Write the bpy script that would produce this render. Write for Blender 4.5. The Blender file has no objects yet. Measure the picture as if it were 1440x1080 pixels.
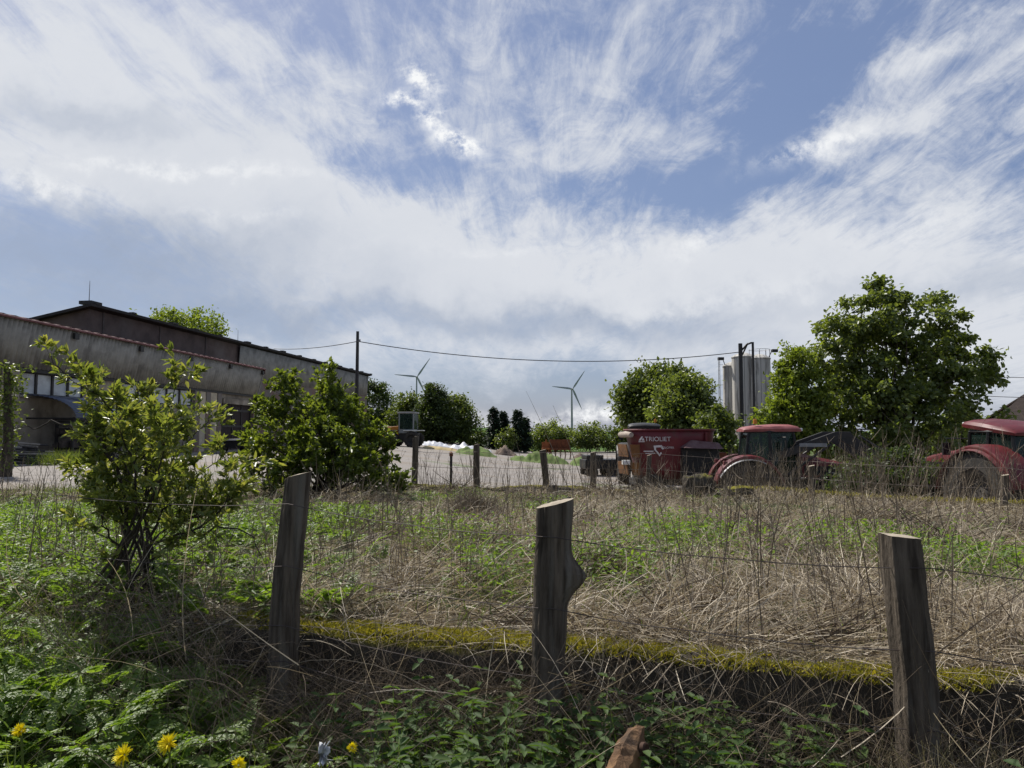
import bpy, bmesh, math, random
import numpy as np
from mathutils import Vector, Matrix

SC = bpy.context.scene
COL = SC.collection
R = math.radians
EYE = 1.65
FPX = 1030.0                       # focal length in photo pixels (1440 wide)
PITCH = math.atan(68.0 / FPX)

# ------------------------------------------------------------------ camera
cam_d = bpy.data.cameras.new('camera')
cam_d.sensor_width = 36.0
cam_d.lens = FPX / 1440.0 * 36.0
cam_d.clip_start = 0.05
cam_d.clip_end = 8000
cam = bpy.data.objects.new('camera', cam_d)
COL.objects.link(cam)
cam.location = (0, 0, EYE)
cam.rotation_euler = (R(90) + PITCH, 0, 0)
SC.camera = cam


def at(px, py, Y):
    """world point at depth Y that the photo shows at pixel px, py (1440x1080)"""
    x = (px - 720.0) / FPX
    v = (540.0 - py) / FPX
    c, s = math.cos(PITCH), math.sin(PITCH)
    d = Vector((x, c - v * s, s + v * c))
    return Vector((0, 0, EYE)) + d * (Y / d.y)


# ------------------------------------------------------------------ light
SUN_EL, SUN_AZ = 50.0, -38.0       # azimuth from +Y, negative = to the left
sun_dir = Vector((math.sin(R(SUN_AZ)) * math.cos(R(SUN_EL)), math.cos(R(SUN_AZ)) * math.cos(R(SUN_EL)), math.sin(R(SUN_EL))))
sun_l = bpy.data.lights.new('sun', 'SUN')
sun_l.energy = 5.0
sun_l.angle = R(0.6)
sun_l.color = (1.0, 0.955, 0.88)
sun = bpy.data.objects.new('sun', sun_l)
COL.objects.link(sun)
sun.rotation_euler = sun_dir.to_track_quat('Z', 'Y').to_euler()
sun.location = (-20, 20, 40)

SC.view_settings.view_transform = 'Standard'
SC.view_settings.look = 'None'
SC.view_settings.exposure = 0.22
SC.view_settings.gamma = 1.0
SC.view_settings.use_curve_mapping = False


class NB:
    """small helper for node trees"""
    def __init__(s, nt):
        s.nt = nt

    def n(s, t, **kw):
        nd = s.nt.nodes.new(t)
        for k, v in kw.items():
            setattr(nd, k, v)
        return nd

    def put(s, sock, v):
        if isinstance(v, bpy.types.NodeSocket):
            s.nt.links.new(v, sock)
        else:
            sock.default_value = v

    def m(s, op, a, b=0.0, c=None, clamp=False):
        nd = s.n('ShaderNodeMath', operation=op, use_clamp=clamp)
        s.put(nd.inputs[0], a)
        s.put(nd.inputs[1], b)
        if c is not None:
            s.put(nd.inputs[2], c)
        return nd.outputs[0]

    def vm(s, op, a, b=(0, 0, 0)):
        nd = s.n('ShaderNodeVectorMath', operation=op)
        s.put(nd.inputs[0], a)
        s.put(nd.inputs[1], b)
        return nd.outputs['Value'] if op in ('LENGTH', 'DOT_PRODUCT') else nd.outputs[0]

    def noise(s, vec, scale, detail=4.0, rough=0.55, dist=0.0):
        nd = s.n('ShaderNodeTexNoise')
        if vec is not None:
            s.put(nd.inputs['Vector'], vec)
        nd.inputs['Scale'].default_value = scale
        nd.inputs['Detail'].default_value = detail
        nd.inputs['Roughness'].default_value = rough
        nd.inputs['Distortion'].default_value = dist
        return nd

    def mapr(s, v, a, b, c=0.0, d=1.0, smooth=False):
        nd = s.n('ShaderNodeMapRange')
        if smooth:
            nd.interpolation_type = 'SMOOTHSTEP'
        s.put(nd.inputs['Value'], v)
        nd.inputs['From Min'].default_value = a
        nd.inputs['From Max'].default_value = b
        nd.inputs['To Min'].default_value = c
        nd.inputs['To Max'].default_value = d
        return nd.outputs[0]

    def mix(s, f, a, b, blend='MIX'):
        nd = s.n('ShaderNodeMix', data_type='RGBA', blend_type=blend)
        s.put(nd.inputs[0], f)
        for i, v in ((6, a), (7, b)):
            if not isinstance(v, bpy.types.NodeSocket):
                v = (*v[:3], 1.0)
            s.put(nd.inputs[i], v)
        return nd.outputs[2]

    def mapping(s, vec, loc=(0, 0, 0), rot=(0, 0, 0), scale=(1, 1, 1), kind='POINT'):
        nd = s.n('ShaderNodeMapping', vector_type=kind)
        s.put(nd.inputs['Vector'], vec)
        nd.inputs['Location'].default_value = loc
        nd.inputs['Rotation'].default_value = rot
        nd.inputs['Scale'].default_value = scale
        return nd.outputs[0]


# ------------------------------------------------------------------ sky
world = bpy.data.worlds.new("World")
SC.world = world
world.use_nodes = True


def make_sky():
    nt = world.node_tree
    nt.nodes.clear()
    b = NB(nt)
    out = b.n('ShaderNodeOutputWorld')
    bg = b.n('ShaderNodeBackground')
    nt.links.new(bg.outputs[0], out.inputs[0])
    bg.inputs['Strength'].default_value = 0.088
    sky = b.n('ShaderNodeTexSky', sky_type='NISHITA')
    sky.sun_disc = False
    sky.sun_elevation = R(SUN_EL)
    sky.sun_rotation = R(SUN_AZ)
    sky.air_density = 1.0
    sky.dust_density = 1.2
    sky.ozone_density = 1.5
    d = b.n('ShaderNodeTexCoord').outputs['Generated']
    sep = b.n('ShaderNodeSeparateXYZ')
    nt.links.new(d, sep.inputs[0])
    X, Y, Z = sep.outputs
    # gnomonic coordinates of the direction on the +Y side of the sky
    ys = b.m('MAXIMUM', Y, 0.15)
    u = b.m('DIVIDE', X, ys)
    v = b.m('DIVIDE', Z, ys)
    cmb = b.n('ShaderNodeCombineXYZ')
    nt.links.new(u, cmb.inputs[0])
    nt.links.new(v, cmb.inputs[1])
    p0 = cmb.outputs[0]
    # coordinates on a flat cloud deck overhead (streaks run along +Y and fan out in view)
    zs = b.m('ADD', b.m('MAXIMUM', Z, 0.0), 0.10)
    cm2 = b.n('ShaderNodeCombineXYZ')
    nt.links.new(b.m('DIVIDE', X, zs), cm2.inputs[0])
    nt.links.new(b.m('DIVIDE', Y, zs), cm2.inputs[1])
    deck = cm2.outputs[0]
    # warp
    w1 = b.noise(p0, 3.2, 5, 0.6).outputs['Color']
    w2 = b.noise(p0, 11.0, 5, 0.65).outputs['Color']
    w = b.vm('ADD', b.vm('MULTIPLY', b.vm('SUBTRACT', w1, (.5, .5, .5)), (.26, .20, 0)),
             b.vm('MULTIPLY', b.vm('SUBTRACT', w2, (.5, .5, .5)), (.10, .08, 0)))
    p = b.vm('ADD', p0, w)
    ps = b.vm('ADD', p0, b.vm('MULTIPLY', w, (.6, .6, 0)))

    def blob(px, py, rx, ry, ang=0.0, amp=1.0, vec=None):
        c = at(px, py, 1.0)
        q = b.mapping(vec or p, (c.x, c.z - EYE, 0), (0, 0, R(ang)), (rx / FPX, ry / FPX, 1), 'TEXTURE')
        e = b.m('EXPONENT', b.m('MULTIPLY', b.vm('DOT_PRODUCT', q, q), -1.0))
        return b.m('MULTIPLY', e, amp)

    def total(lst, base, vec=None):
        t = None
        for a in lst:
            x = blob(*a, vec=vec)
            t = b.m('ADD', t, x) if t is not None else b.m('ADD', x, base)
        return t

    cover = total([
        (90, 130, 330, 150, -8, .52), (160, 245, 330, 40, -3, .30), (420, 300, 260, 80, -12, .36),
        (720, 380, 520, 74, -2, .44), (1010, 385, 200, 48, 8, .30), (1240, 340, 260, 110, 14, .34),
        (1150, 205, 130, 34, 16, .36), (1330, 135, 200, 36, 20, .34), (1350, 50, 170, 34, 20, .34),
        (830, 110, 60, 150, -28, .22), (930, 190, 130, 40, 18, .22), (690, 120, 40, 200, 14, .18),
        (760, 230, 150, 60, -20, .12), (300, 60, 200, 50, -20, .14), (1400, 480, 200, 120, 0, .3),
        (1000, 40, 60, 100, -40, .10), (640, 345, 160, 60, 0, .2), (450, 110, 120, 26, -14, .20), (500, 190, 130, 26, -10, .24),
        (1060, 175, 75, 170, -22, -.33), (950, 270, 190, 60, 10, -.28), (1160, 45, 90, 60, 10, -.30),
        (430, 70, 90, 80, -30, -.22), (610, 265, 150, 40, -16, -.34), (540, 170, 90, 60, 0, -.18),
        (720, 562, 200, 20, 0, -.50), (720, 480, 420, 40, 0, .26), (1150, 470, 260, 60, 0, .22), (620, 420, 300, 30, 0, .16), (300, 480, 220, 30, 0, .12), (120, 345, 250, 44, -4, -.16), (860, 440, 240, 24, 2, -.20),
        (60, 430, 260, 30, 0, -.10), (330, 440, 150, 20, -5, -.1), (1180, 270, 60, 40, 10, -.2)], 0.36)
    st1 = b.noise(b.mapping(deck, scale=(4.2, 0.8, 1)), 1.0, 9, 0.68, 1.2).outputs['Fac']
    st2 = b.noise(b.mapping(deck, loc=(3.1, 7.7, 0), rot=(0, 0, R(24)), scale=(8.0, 3.2, 1)), 1.0, 9, 0.70, 1.6).outputs['Fac']
    st3 = b.noise(b.mapping(p, rot=(0, 0, R(-12)), scale=(.7, 1.25, 1)), 7.0, 9, 0.68, 0.5).outputs['Fac']
    det = b.m('ADD', b.m('ADD', b.m('MULTIPLY', b.m('SUBTRACT', st1, .5), 1.25), b.m('MULTIPLY', b.m('SUBTRACT', st2, .5), 0.80)),
              b.m('MULTIPLY', b.m('SUBTRACT', st3, .5), 0.95))
    # streak contrast fades near the horizon where the deck coordinates stretch
    det = b.m('MULTIPLY', det, b.mapr(Z, 0.02, 0.30, 0.35, 1.0))
    c = b.m('ADD', cover, det)
    c = b.mapr(c, 0.14, 0.92, 0.0, 1.0, True)
    bright = total([
        (585, 112, 34, 20, -20, 1.0), (560, 141, 34, 8, -8, .9), (606, 160, 26, 11, 10, .8), (632, 196, 44, 16, -40, 1.0),
        (655, 215, 24, 16, -30, .6), (1130, 222, 70, 16, 16, .55), (1180, 195, 70, 14, 16, .45), (250, 240, 190, 8, -3, .45),
        (60, 265, 90, 16, -6, .5), (980, 345, 50, 18, 25, .45), (700, 350, 90, 8, 0, .22), (870, 345, 40, 10, -10, .3),
        (880, 590, 150, 16, 0, .75), (500, 592, 400, 12, 0, .35), (1000, 420, 200, 20, 6, .25), (640, 580, 50, 14, 0, .55), (1300, 310, 140, 24, 14, .25), (1340, 60, 90, 12, 20, .2), (330, 300, 100, 8, -8, .25)], 0.0, ps)
    bn = b.noise(p0, 32.0, 9, 0.68).outputs['Fac']
    bright = b.m('MULTIPLY', bright, b.mapr(bn, .40, .58, 0.05, 1.25), clamp=True)
    # grey undersides of the thicker cloud
    grey = total([(120, 352, 270, 58, -3, .95), (200, 430, 300, 40, 0, .55), (880, 437, 200, 24, 3, .55), (620, 450, 300, 26, 0, .30),
                  (420, 430, 130, 22, -5, .25), (110, 180, 180, 26, -6, .28), (1330, 400, 160, 26, 8, .3), (700, 540, 300, 30, 0, .15), (1020, 470, 160, 20, 0, .2)], 0.10)
    grey = b.m('MULTIPLY', grey, b.mapr(st3, .3, .7, .6, 1.2), clamp=True)
    white = b.mix(grey, (7.5, 7.7, 8.1), (3.5, 4.1, 5.2))
    blue = b.mix(0.55, b.mix(1.0, sky.outputs[0], (1.0, 1.0, 1.0), 'MULTIPLY'), (1.75, 2.4, 4.5))
    base = b.mix(b.m('MULTIPLY', grey, .7), b.mix(c, blue, white), (3.3, 3.95, 5.2))
    fin = b.mix(bright, base, (9.2, 9.3, 9.4))
    # below the horizon: dull ground light
    fin = b.mix(b.mapr(Z, -0.03, 0.0, 0.0, 1.0), (0.8, 0.9, 0.6), fin)
    nt.links.new(fin, bg.inputs['Color'])


make_sky()
world.cycles.sampling_method = 'MANUAL'
world.cycles.sample_map_resolution = 512
SC.cycles.use_adaptive_sampling = True
SC.cycles.adaptive_threshold = 0.02
SC.cycles.max_bounces = 6
SC.cycles.transparent_max_bounces = 8
SC.cycles.use_denoising = True
try:
    SC.cycles.denoiser = 'OPENIMAGEDENOISE'
except Exception:
    pass
SC.cycles.sample_clamp_indirect = 4.0

# ------------------------------------------------------------------ builders
def smooth(x):
    x = np.clip(x, 0, 1)
    return x * x * (3 - 2 * x)


def thing(name, label, cat, loc=(0, 0, 0), rz=0.0, group=None):
    o = bpy.data.objects.new(name, None)
    o.empty_display_size = 0.2
    COL.objects.link(o)
    o.location = loc
    o.rotation_euler = (0, 0, rz)
    tag(o, label, cat, group)
    return o


def tag(o, label=None, cat=None, group=None, kind=None):
    if label:
        o['label'] = label
    if cat:
        o['category'] = cat
    if group:
        o['group'] = group
    if kind:
        o['kind'] = kind
    return o


def root_matrix(o):
    while o.parent:
        o = o.parent
    return Matrix.Translation(o.location) @ Matrix.Rotation(o.rotation_euler.z, 4, 'Z')


def link_mesh(name, V, F, mats, parent=None, local=False, shade=False, midx=None, tint=None):
    """V (n,3) array, F list/array of faces"""
    V = np.asarray(V, dtype=np.float64).reshape(-1, 3)
    if parent is not None and not local:
        Mi = np.array(root_matrix(parent).inverted())
        V = V @ Mi[:3, :3].T + Mi[:3, 3]
    me = bpy.data.meshes.new(name)
    if isinstance(F, np.ndarray):
        k = F.shape[1]
        me.vertices.add(len(V))
        me.vertices.foreach_set('co', V.astype(np.float32).ravel())
        me.loops.add(F.size)
        me.loops.foreach_set('vertex_index', F.astype(np.int32).ravel())
        me.polygons.add(len(F))
        me.polygons.foreach_set('loop_start', np.arange(0, F.size, k, dtype=np.int32))
        me.polygons.foreach_set('loop_total', np.full(len(F), k, dtype=np.int32))
        me.update(calc_edges=True)
    else:
        me.from_pydata([tuple(v) for v in V], [], [tuple(f) for f in F])
        me.update()
    if not isinstance(mats, (list, tuple)):
        mats = [mats]
    for m_ in mats:
        me.materials.append(m_)
    if midx is not None:
        me.polygons.foreach_set('material_index', np.asarray(midx, dtype=np.int32))
    if shade:
        me.polygons.foreach_set('use_smooth', np.ones(len(me.polygons), dtype=bool))
    if tint is not None:
        a = me.attributes.new('tint', 'FLOAT', 'POINT')
        a.data.foreach_set('value', np.asarray(tint, dtype=np.float32))
    me.validate()
    o = bpy.data.objects.new(name, me)
    COL.objects.link(o)
    if parent is not None:
        o.parent = parent
    return o


class MB:
    def __init__(s, M=None):
        s.v, s.f = [], []
        s.M = M

    def add(s, vs, fs):
        b = len(s.v)
        for v in vs:
            v = Vector(v)
            s.v.append(s.M @ v if s.M is not None else v)
        s.f += [tuple(i + b for i in f) for f in fs]

    def hexa(s, p):
        """8 corners: bottom 4 (ccw), top 4"""
        s.add(p, [(3, 2, 1, 0), (4, 5, 6, 7), (0, 1, 5, 4), (1, 2, 6, 5), (2, 3, 7, 6), (3, 0, 4, 7)])

    def box(s, x0, x1, y0, y1, z0, z1):
        s.hexa([(x0, y0, z0), (x1, y0, z0), (x1, y1, z0), (x0, y1, z0), (x0, y0, z1), (x1, y0, z1), (x1, y1, z1), (x0, y1, z1)])

    def tube(s, pts, rad, n=8, cap=True):
        pts = [Vector(p) for p in pts]
        if not isinstance(rad, (list, tuple)):
            rad = [rad] * len(pts)
        vs, fs = [], []
        t = (pts[1] - pts[0]).normalized()
        ref = Vector((0, 0, 1)) if abs(t.z) < 0.9 else Vector((1, 0, 0))
        nrm = t.cross(ref).normalized()
        for i, p in enumerate(pts):
            if i == 0:
                tt = pts[1] - pts[0]
            elif i == len(pts) - 1:
                tt = pts[-1] - pts[-2]
            else:
                tt = pts[i + 1] - pts[i - 1]
            tt.normalize()
            nrm = nrm - tt * nrm.dot(tt)
            if nrm.length < 1e-5:
                nrm = tt.orthogonal()
            nrm.normalize()
            bi = tt.cross(nrm)
            for k in range(n):
                a = 2 * math.pi * k / n
                vs.append(p + (nrm * math.cos(a) + bi * math.sin(a)) * rad[i])
        for i in range(len(pts) - 1):
            for k in range(n):
                a, b_ = i * n + k, i * n + (k + 1) % n
                fs.append((a, b_, b_ + n, a + n))
        if cap:
            fs.append(tuple(range(n - 1, -1, -1)))
            fs.append(tuple(range(len(vs) - n, len(vs))))
        s.add(vs, fs)

    def lathe(s, prof, c=(0, 0, 0), n=24, axis='Z'):
        """prof: list of (r, h)"""
        vs, fs = [], []
        for r, h in prof:
            for k in range(n):
                a = 2 * math.pi * k / n
                x, y = r * math.cos(a), r * math.sin(a)
                p = (x, y, h) if axis == 'Z' else ((x, h, y) if axis == 'Y' else (h, x, y))
                vs.append((p[0] + c[0], p[1] + c[1], p[2] + c[2]))
        for i in range(len(prof) - 1):
            for k in range(n):
                a, b_ = i * n + k, i * n + (k + 1) % n
                fs.append((a, b_, b_ + n, a + n))
        s.add(vs, fs)

    def prism(s, poly, y0, y1):
        """poly in x,z extruded along y"""
        n = len(poly)
        vs = [(x, y0, z) for x, z in poly] + [(x, y1, z) for x, z in poly]
        fs = [tuple(range(n)), tuple(range(2 * n - 1, n - 1, -1))]
        for i in range(n):
            j = (i + 1) % n
            fs.append((i, i + n, j + n, j))
        s.add(vs, fs)

    def grid(s, rows):
        b = len(rows[0])
        vs = [p for r in rows for p in r]
        fs = [(i * b + j, i * b + j + 1, (i + 1) * b + j + 1, (i + 1) * b + j) for i in range(len(rows) - 1) for j in range(b - 1)]
        s.add(vs, fs)

    def sheet(s, p00, p10, p11, p01, waves, amp, nrm, rows=1):
        """corrugated sheet; ribs run from the p00-p10 edge to the p01-p11 edge"""
        p00, p10, p11, p01, nrm = map(Vector, (p00, p10, p11, p01, nrm))
        nn = waves * 4
        out = []
        for j in range(rows + 1):
            t = j / rows
            out.append([(p00.lerp(p10, i / nn)).lerp(p01.lerp(p11, i / nn), t) + nrm * amp * math.sin(i * math.pi / 2) for i in range(nn + 1)])
        s.grid(out)

    def build(s, name, mat, parent=None, local=False, shade=False, bevel=0.0, solid=0.0, label=None):
        o = link_mesh(name, [tuple(v) for v in s.v], s.f, mat, parent, local, shade)
        if bevel:
            md = o.modifiers.new('bevel', 'BEVEL')
            md.width = bevel
            md.segments = 2
            md.limit_method = 'ANGLE'
            md.angle_limit = R(40)
        if solid:
            md = o.modifiers.new('solid', 'SOLIDIFY')
            md.thickness = solid
        if shade:
            try:
                o.data.set_sharp_from_angle(angle=R(40))
            except Exception:
                pass
        if label:
            o['label'] = label
        return o


# ------------------------------------------------------------------ materials
MATS = {}


def pm(name, c1, c2=None, scale=6.0, rough=0.8, bump=0.0, bscale=None, metal=0.0, stretch=(1, 1, 1), lo=.35, hi=.65, c3=None, s3=1.2, spec=0.3, world_co=False, detail=6):
    if name in MATS:
        return MATS[name]
    m = bpy.data.materials.new(name)
    m.use_nodes = True
    nt = m.node_tree
    b = NB(nt)
    p = nt.nodes['Principled BSDF']
    if world_co:
        co = b.n('ShaderNodeNewGeometry').outputs['Position']
    else:
        co = b.n('ShaderNodeTexCoord').outputs['Object']
    co = b.mapping(co, scale=stretch)
    nz = b.noise(co, scale, detail, 0.62).outputs['Fac']
    c2 = c2 or tuple(x * .75 for x in c1)
    col = b.mix(b.mapr(nz, lo, hi), c1, c2)
    if c3:
        n3 = b.noise(co, s3, 5, 0.6, 0.3).outputs['Fac']
        col = b.mix(b.mapr(n3, .5, .66), col, c3)
    nt.links.new(col, p.inputs['Base Color'])
    p.inputs['Roughness'].default_value = rough
    p.inputs['Metallic'].default_value = metal
    p.inputs['Specular IOR Level'].default_value = spec
    if bump:
        bz = b.noise(co, bscale or scale * 2.5, 6, 0.65).outputs['Fac']
        bn = b.n('ShaderNodeBump')
        bn.inputs['Strength'].default_value = bump
        bn.inputs['Distance'].default_value = 0.02
        nt.links.new(bz, bn.inputs['Height'])
        nt.links.new(bn.outputs[0], p.inputs['Normal'])
    MATS[name] = m
    return m


def leafmat(name, c1, c2, trans=0.45, tcol=None, rough=0.45, c3=None, spec=.35):
    """leaf or blade: each leaf its own shade between c1 and c2, thin enough to let light through"""
    if name in MATS:
        return MATS[name]
    m = bpy.data.materials.new(name)
    m.use_nodes = True
    nt = m.node_tree
    b = NB(nt)
    p = nt.nodes['Principled BSDF']
    rnd = b.n('ShaderNodeNewGeometry').outputs['Random Per Island']
    col = b.mix(rnd, c1, c2)
    if c3:
        r2 = b.m('FRACT', b.m('MULTIPLY', rnd, 17.31))
        col = b.mix(b.mapr(r2, .72, .8), col, c3)
    nt.links.new(col, p.inputs['Base Color'])
    p.inputs['Roughness'].default_value = rough
    p.inputs['Specular IOR Level'].default_value = spec
    tr = b.n('ShaderNodeBsdfTranslucent')
    k = tcol or (1.5, 1.6, .55)
    nt.links.new(b.mix(1.0, col, k, 'MULTIPLY'), tr.inputs['Color'])
    mx = b.n('ShaderNodeMixShader')
    mx.inputs[0].default_value = trans
    nt.links.new(p.outputs[0], mx.inputs[1])
    nt.links.new(tr.outputs[0], mx.inputs[2])
    nt.links.new(mx.outputs[0], nt.nodes['Material Output'].inputs['Surface'])
    MATS[name] = m
    return m


def glassmat(name, col, rough=0.08, alpha=0.6):
    if name in MATS:
        return MATS[name]
    m = bpy.data.materials.new(name)
    m.use_nodes = True
    nt = m.node_tree
    b = NB(nt)
    p = nt.nodes['Principled BSDF']
    p.inputs['Base Color'].default_value = (*col, 1)
    p.inputs['Roughness'].default_value = rough
    p.inputs['Specular IOR Level'].default_value = .6
    t = b.n('ShaderNodeBsdfTransparent')
    t.inputs[0].default_value = (.62, .72, .66, 1)
    mx = b.n('ShaderNodeMixShader')
    mx.inputs[0].default_value = alpha
    nt.links.new(t.outputs[0], mx.inputs[1])
    nt.links.new(p.outputs[0], mx.inputs[2])
    nt.links.new(mx.outputs[0], nt.nodes['Material Output'].inputs['Surface'])
    MATS[name] = m
    return m


# ------------------------------------------------------------------ terrain
W2X = np.array([-30, -16, -10, -6, -2, 1, 3.0, 5.0, 6.6, 8.0, 10, 14, 30.])
W2Y = np.array([12.4, 12.4, 13.0, 15.4, 15.6, 14.6, 14.2, 13.8, 12.5, 11.0, 9.6, 7.6, 1.0])


def wall_y(X):
    return 3.766 - .3236 * X


def wall2_y(X):
    return np.interp(X, W2X, W2Y)


def vnoise(X, Y, f, seed=0):
    r = np.zeros_like(X, dtype=float)
    rs = np.random.RandomState(seed)
    for i in range(5):
        a = rs.uniform(0, 6.28)
        k = f * (1.0 + .55 * i)
        r += np.sin((X * math.cos(a) + Y * math.sin(a)) * k + rs.uniform(0, 6.28)) / (1 + .6 * i)
    return r / 2.6


def yard_z(X, Y):
    return .42 - 1.37 * smooth((X + 12) / 18.0) + 2.9 * smooth((Y - 88) / 170.0) + .0009 * np.maximum(Y - 250, 0)


def gz(X, Y):
    X = np.asarray(X, dtype=float)
    Y = np.asarray(Y, dtype=float)
    zf = .06 + .31 * smooth((-X - .9) / 1.6) + .03 * vnoise(X, Y, 2.2, 1)
    zb = .545 - .004 * X - .10 * smooth((Y - 5) / 8.0) + .05 * vnoise(X, Y, 1.1, 2) * smooth((Y - 4) / 1.5) + .02 * vnoise(X, Y, 4, 3)
    yw = wall_y(X)
    k = smooth((-X - 1.5) / 0.9)                  # 0: wall, 1: open slope
    t_wall = smooth((Y - yw - .10) / .08)
    t_slope = smooth((Y - 2.6) / 4.5)
    t = t_wall * (1 - k) + t_slope * k
    z = zf * (1 - t) + zb * t
    y2 = wall2_y(X)
    t2 = smooth((Y - y2 - .18) / np.where(X < -5, 2.5, .35))
    return z * (1 - t2) + yard_z(X, Y) * t2


# ground materials
def ground_mat():
    m = bpy.data.materials.new('soil_and_turf')
    m.use_nodes = True
    nt = m.node_tree
    b = NB(nt)
    p = nt.nodes['Principled BSDF']
    pos = b.n('ShaderNodeNewGeometry').outputs['Position']
    n1 = b.noise(pos, 1.3, 6, .6).outputs['Fac']
    n2 = b.noise(pos, 14, 6, .65).outputs['Fac']
    soil = b.mix(n2, (.055, .042, .028), (.17, .135, .085))
    grass = b.mix(n2, (.028, .055, .012), (.075, .12, .03))
    near = b.mix(b.mapr(n1, .46, .6), soil, grass)
    sep = b.n('ShaderNodeSeparateXYZ')
    nt.links.new(pos, sep.inputs[0])
    far = b.mix(b.noise(pos, .02, 4).outputs['Fac'], (.06, .12, .025), (.09, .15, .035))
    nt.links.new(b.mix(b.mapr(sep.outputs[1], 70, 110), near, far), p.inputs['Base Color'])
    p.inputs['Roughness'].default_value = .95
    p.inputs['Specular IOR Level'].default_value = .1
    bn = b.n('ShaderNodeBump')
    bn.inputs['Strength'].default_value = .8
    bn.inputs['Distance'].default_value = .05
    nt.links.new(n2, bn.inputs['Height'])
    nt.links.new(bn.outputs[0], p.inputs['Normal'])
    return m


def yard_mat():
    m = bpy.data.materials.new('yard_gravel')
    m.use_nodes = True
    nt = m.node_tree
    b = NB(nt)
    p = nt.nodes['Principled BSDF']
    pos = b.n('ShaderNodeNewGeometry').outputs['Position']
    n1 = b.noise(b.mapping(pos, scale=(.35, 1, 1)), .35, 6, .65).outputs['Fac']
    n2 = b.noise(pos, 5, 8, .75).outputs['Fac']
    n3 = b.noise(pos, .16, 4, .55).outputs['Fac']
    tr = b.noise(b.mapping(pos, rot=(0, 0, R(12)), scale=(.06, 1.3, 1)), 1.0, 5, .6).outputs['Fac']
    g = b.mix(n2, (.13, .113, .10), (.32, .29, .262))
    g = b.mix(b.mapr(n1, .5, .64), g, (.21, .17, .13))
    g = b.mix(b.m('MULTIPLY', b.mapr(tr, .52, .66), .6), g, (.13, .115, .10))
    g = b.mix(b.mapr(n3, .60, .7), g, (.10, .13, .045))
    nt.links.new(g, p.inputs['Base Color'])
    p.inputs['Roughness'].default_value = .9
    bn = b.n('ShaderNodeBump')
    bn.inputs['Strength'].default_value = .6
    bn.inputs['Distance'].default_value = .06
    nt.links.new(n2, bn.inputs['Height'])
    nt.links.new(bn.outputs[0], p.inputs['Normal'])
    return m


def warp_axis(lo, hi, n, a):
    t = np.linspace(-1, 1, n)
    s = np.sinh(a * t) / np.sinh(a)
    return np.where(s < 0, -s * lo, s * hi)


def grid_faces(nx, ny):
    i = np.arange(ny - 1)[:, None] * nx + np.arange(nx - 1)[None, :]
    i = i.ravel()
    return np.stack([i, i + 1, i + nx + 1, i + nx], 1)


def make_ground():
    xs = np.unique(np.concatenate([np.linspace(-9, 9, 260), warp_axis(-3500, 3500, 120, 7.5)]))
    ys = np.unique(np.concatenate([np.linspace(-2, 18, 300), 18 + np.geomspace(.2, 6000, 110), [-400, -60, -20, -8, -4]]))
    Xg, Yg = np.meshgrid(xs, ys)
    Z = gz(Xg, Yg)
    V = np.stack([Xg, Yg, Z], -1).reshape(-1, 3)
    o = link_mesh('ground', V, grid_faces(len(xs), len(ys)), ground_mat(), shade=True)
    tag(o, 'rough grassy ground sloping down to the right', 'ground', kind='structure')
    # gravel yard: a sheet laid over the ground behind the low wall
    fx = np.linspace(0, 1, 90)
    fy = np.linspace(0, 1, 90) ** 1.7
    V = []
    for b_ in fy:
        for a in fx:
            x_n, x_f = -22 + 44 * a, -19 + 40 * a
            y0 = float(wall2_y(x_n)) + (2.9 if x_n < -5 else .75)
            y1 = 96 + 3 * math.sin(a * 9)
            x = x_n * (1 - b_) + x_f * b_
            y = y0 * (1 - b_) + y1 * b_
            V.append((x, y, float(yard_z(np.array(x), np.array(y))) + .03))
    o = link_mesh('yard', V, grid_faces(90, 90), yard_mat(), shade=True)
    tag(o, 'grey gravel and concrete farm yard beyond the low wall', 'yard', kind='structure')


make_ground()

# ------------------------------------------------------------------ shared materials
M_concrete = pm('old_concrete', (.30, .28, .25), (.16, .15, .13), 3.0, .9, .4, 14, c3=(.07, .065, .05), s3=.7)
M_clad = pm('fibre_cement_cladding', (.36, .345, .305), (.26, .25, .22), 1.6, .9, .15, 8, c3=(.19, .18, .16), s3=.9, spec=.15)
M_render = pm('dirty_brown_render', (.14, .105, .092), (.085, .064, .058), 1.2, .9, .3, 6, c3=(.15, .125, .115), s3=.4)
M_plaster = pm('stained_plaster', (.38, .33, .26), (.25, .215, .165), 1.5, .9, .3, 8, c3=(.11, .09, .07), s3=.5)
M_redroof = pm('red_roof_sheet', (.06, .011, .014), (.04, .009, .011), 2.0, .85, .1, c3=(.08, .03, .028), s3=.5, spec=.15)
M_trim = pm('weathered_gutter', (.22, .10, .10), (.14, .06, .06), 3, .75)
M_dark = pm('dark_metal', (.025, .024, .024), (.04, .036, .033), 5, .55, .1)
M_black = pm('black_plastic', (.012, .012, .013), (.02, .02, .02), 8, .5)
M_rubber = pm('tyre_rubber', (.03, .028, .026), (.075, .065, .052), 9, .9, .2, lo=.45, hi=.7)
M_red = pm('red_tractor_paint', (.125, .011, .014), (.085, .010, .012), 4, .5, spec=.4, c3=(.13, .045, .038), s3=2.6)
M_maroon = pm('maroon_wagon_paint', (.145, .02, .024), (.10, .014, .018), 2.4, .55, spec=.4, c3=(.10, .035, .028), s3=1.7)
M_grey = pm('grey_metal', (.28, .28, .29), (.2, .2, .2), 6, .5, metal=.3)
M_white = pm('white_paint', (.72, .72, .70), (.6, .6, .57), 5, .5)
M_orange = pm('orange_paint', (.55, .22, .03), (.42, .15, .02), 4, .55)
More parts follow.
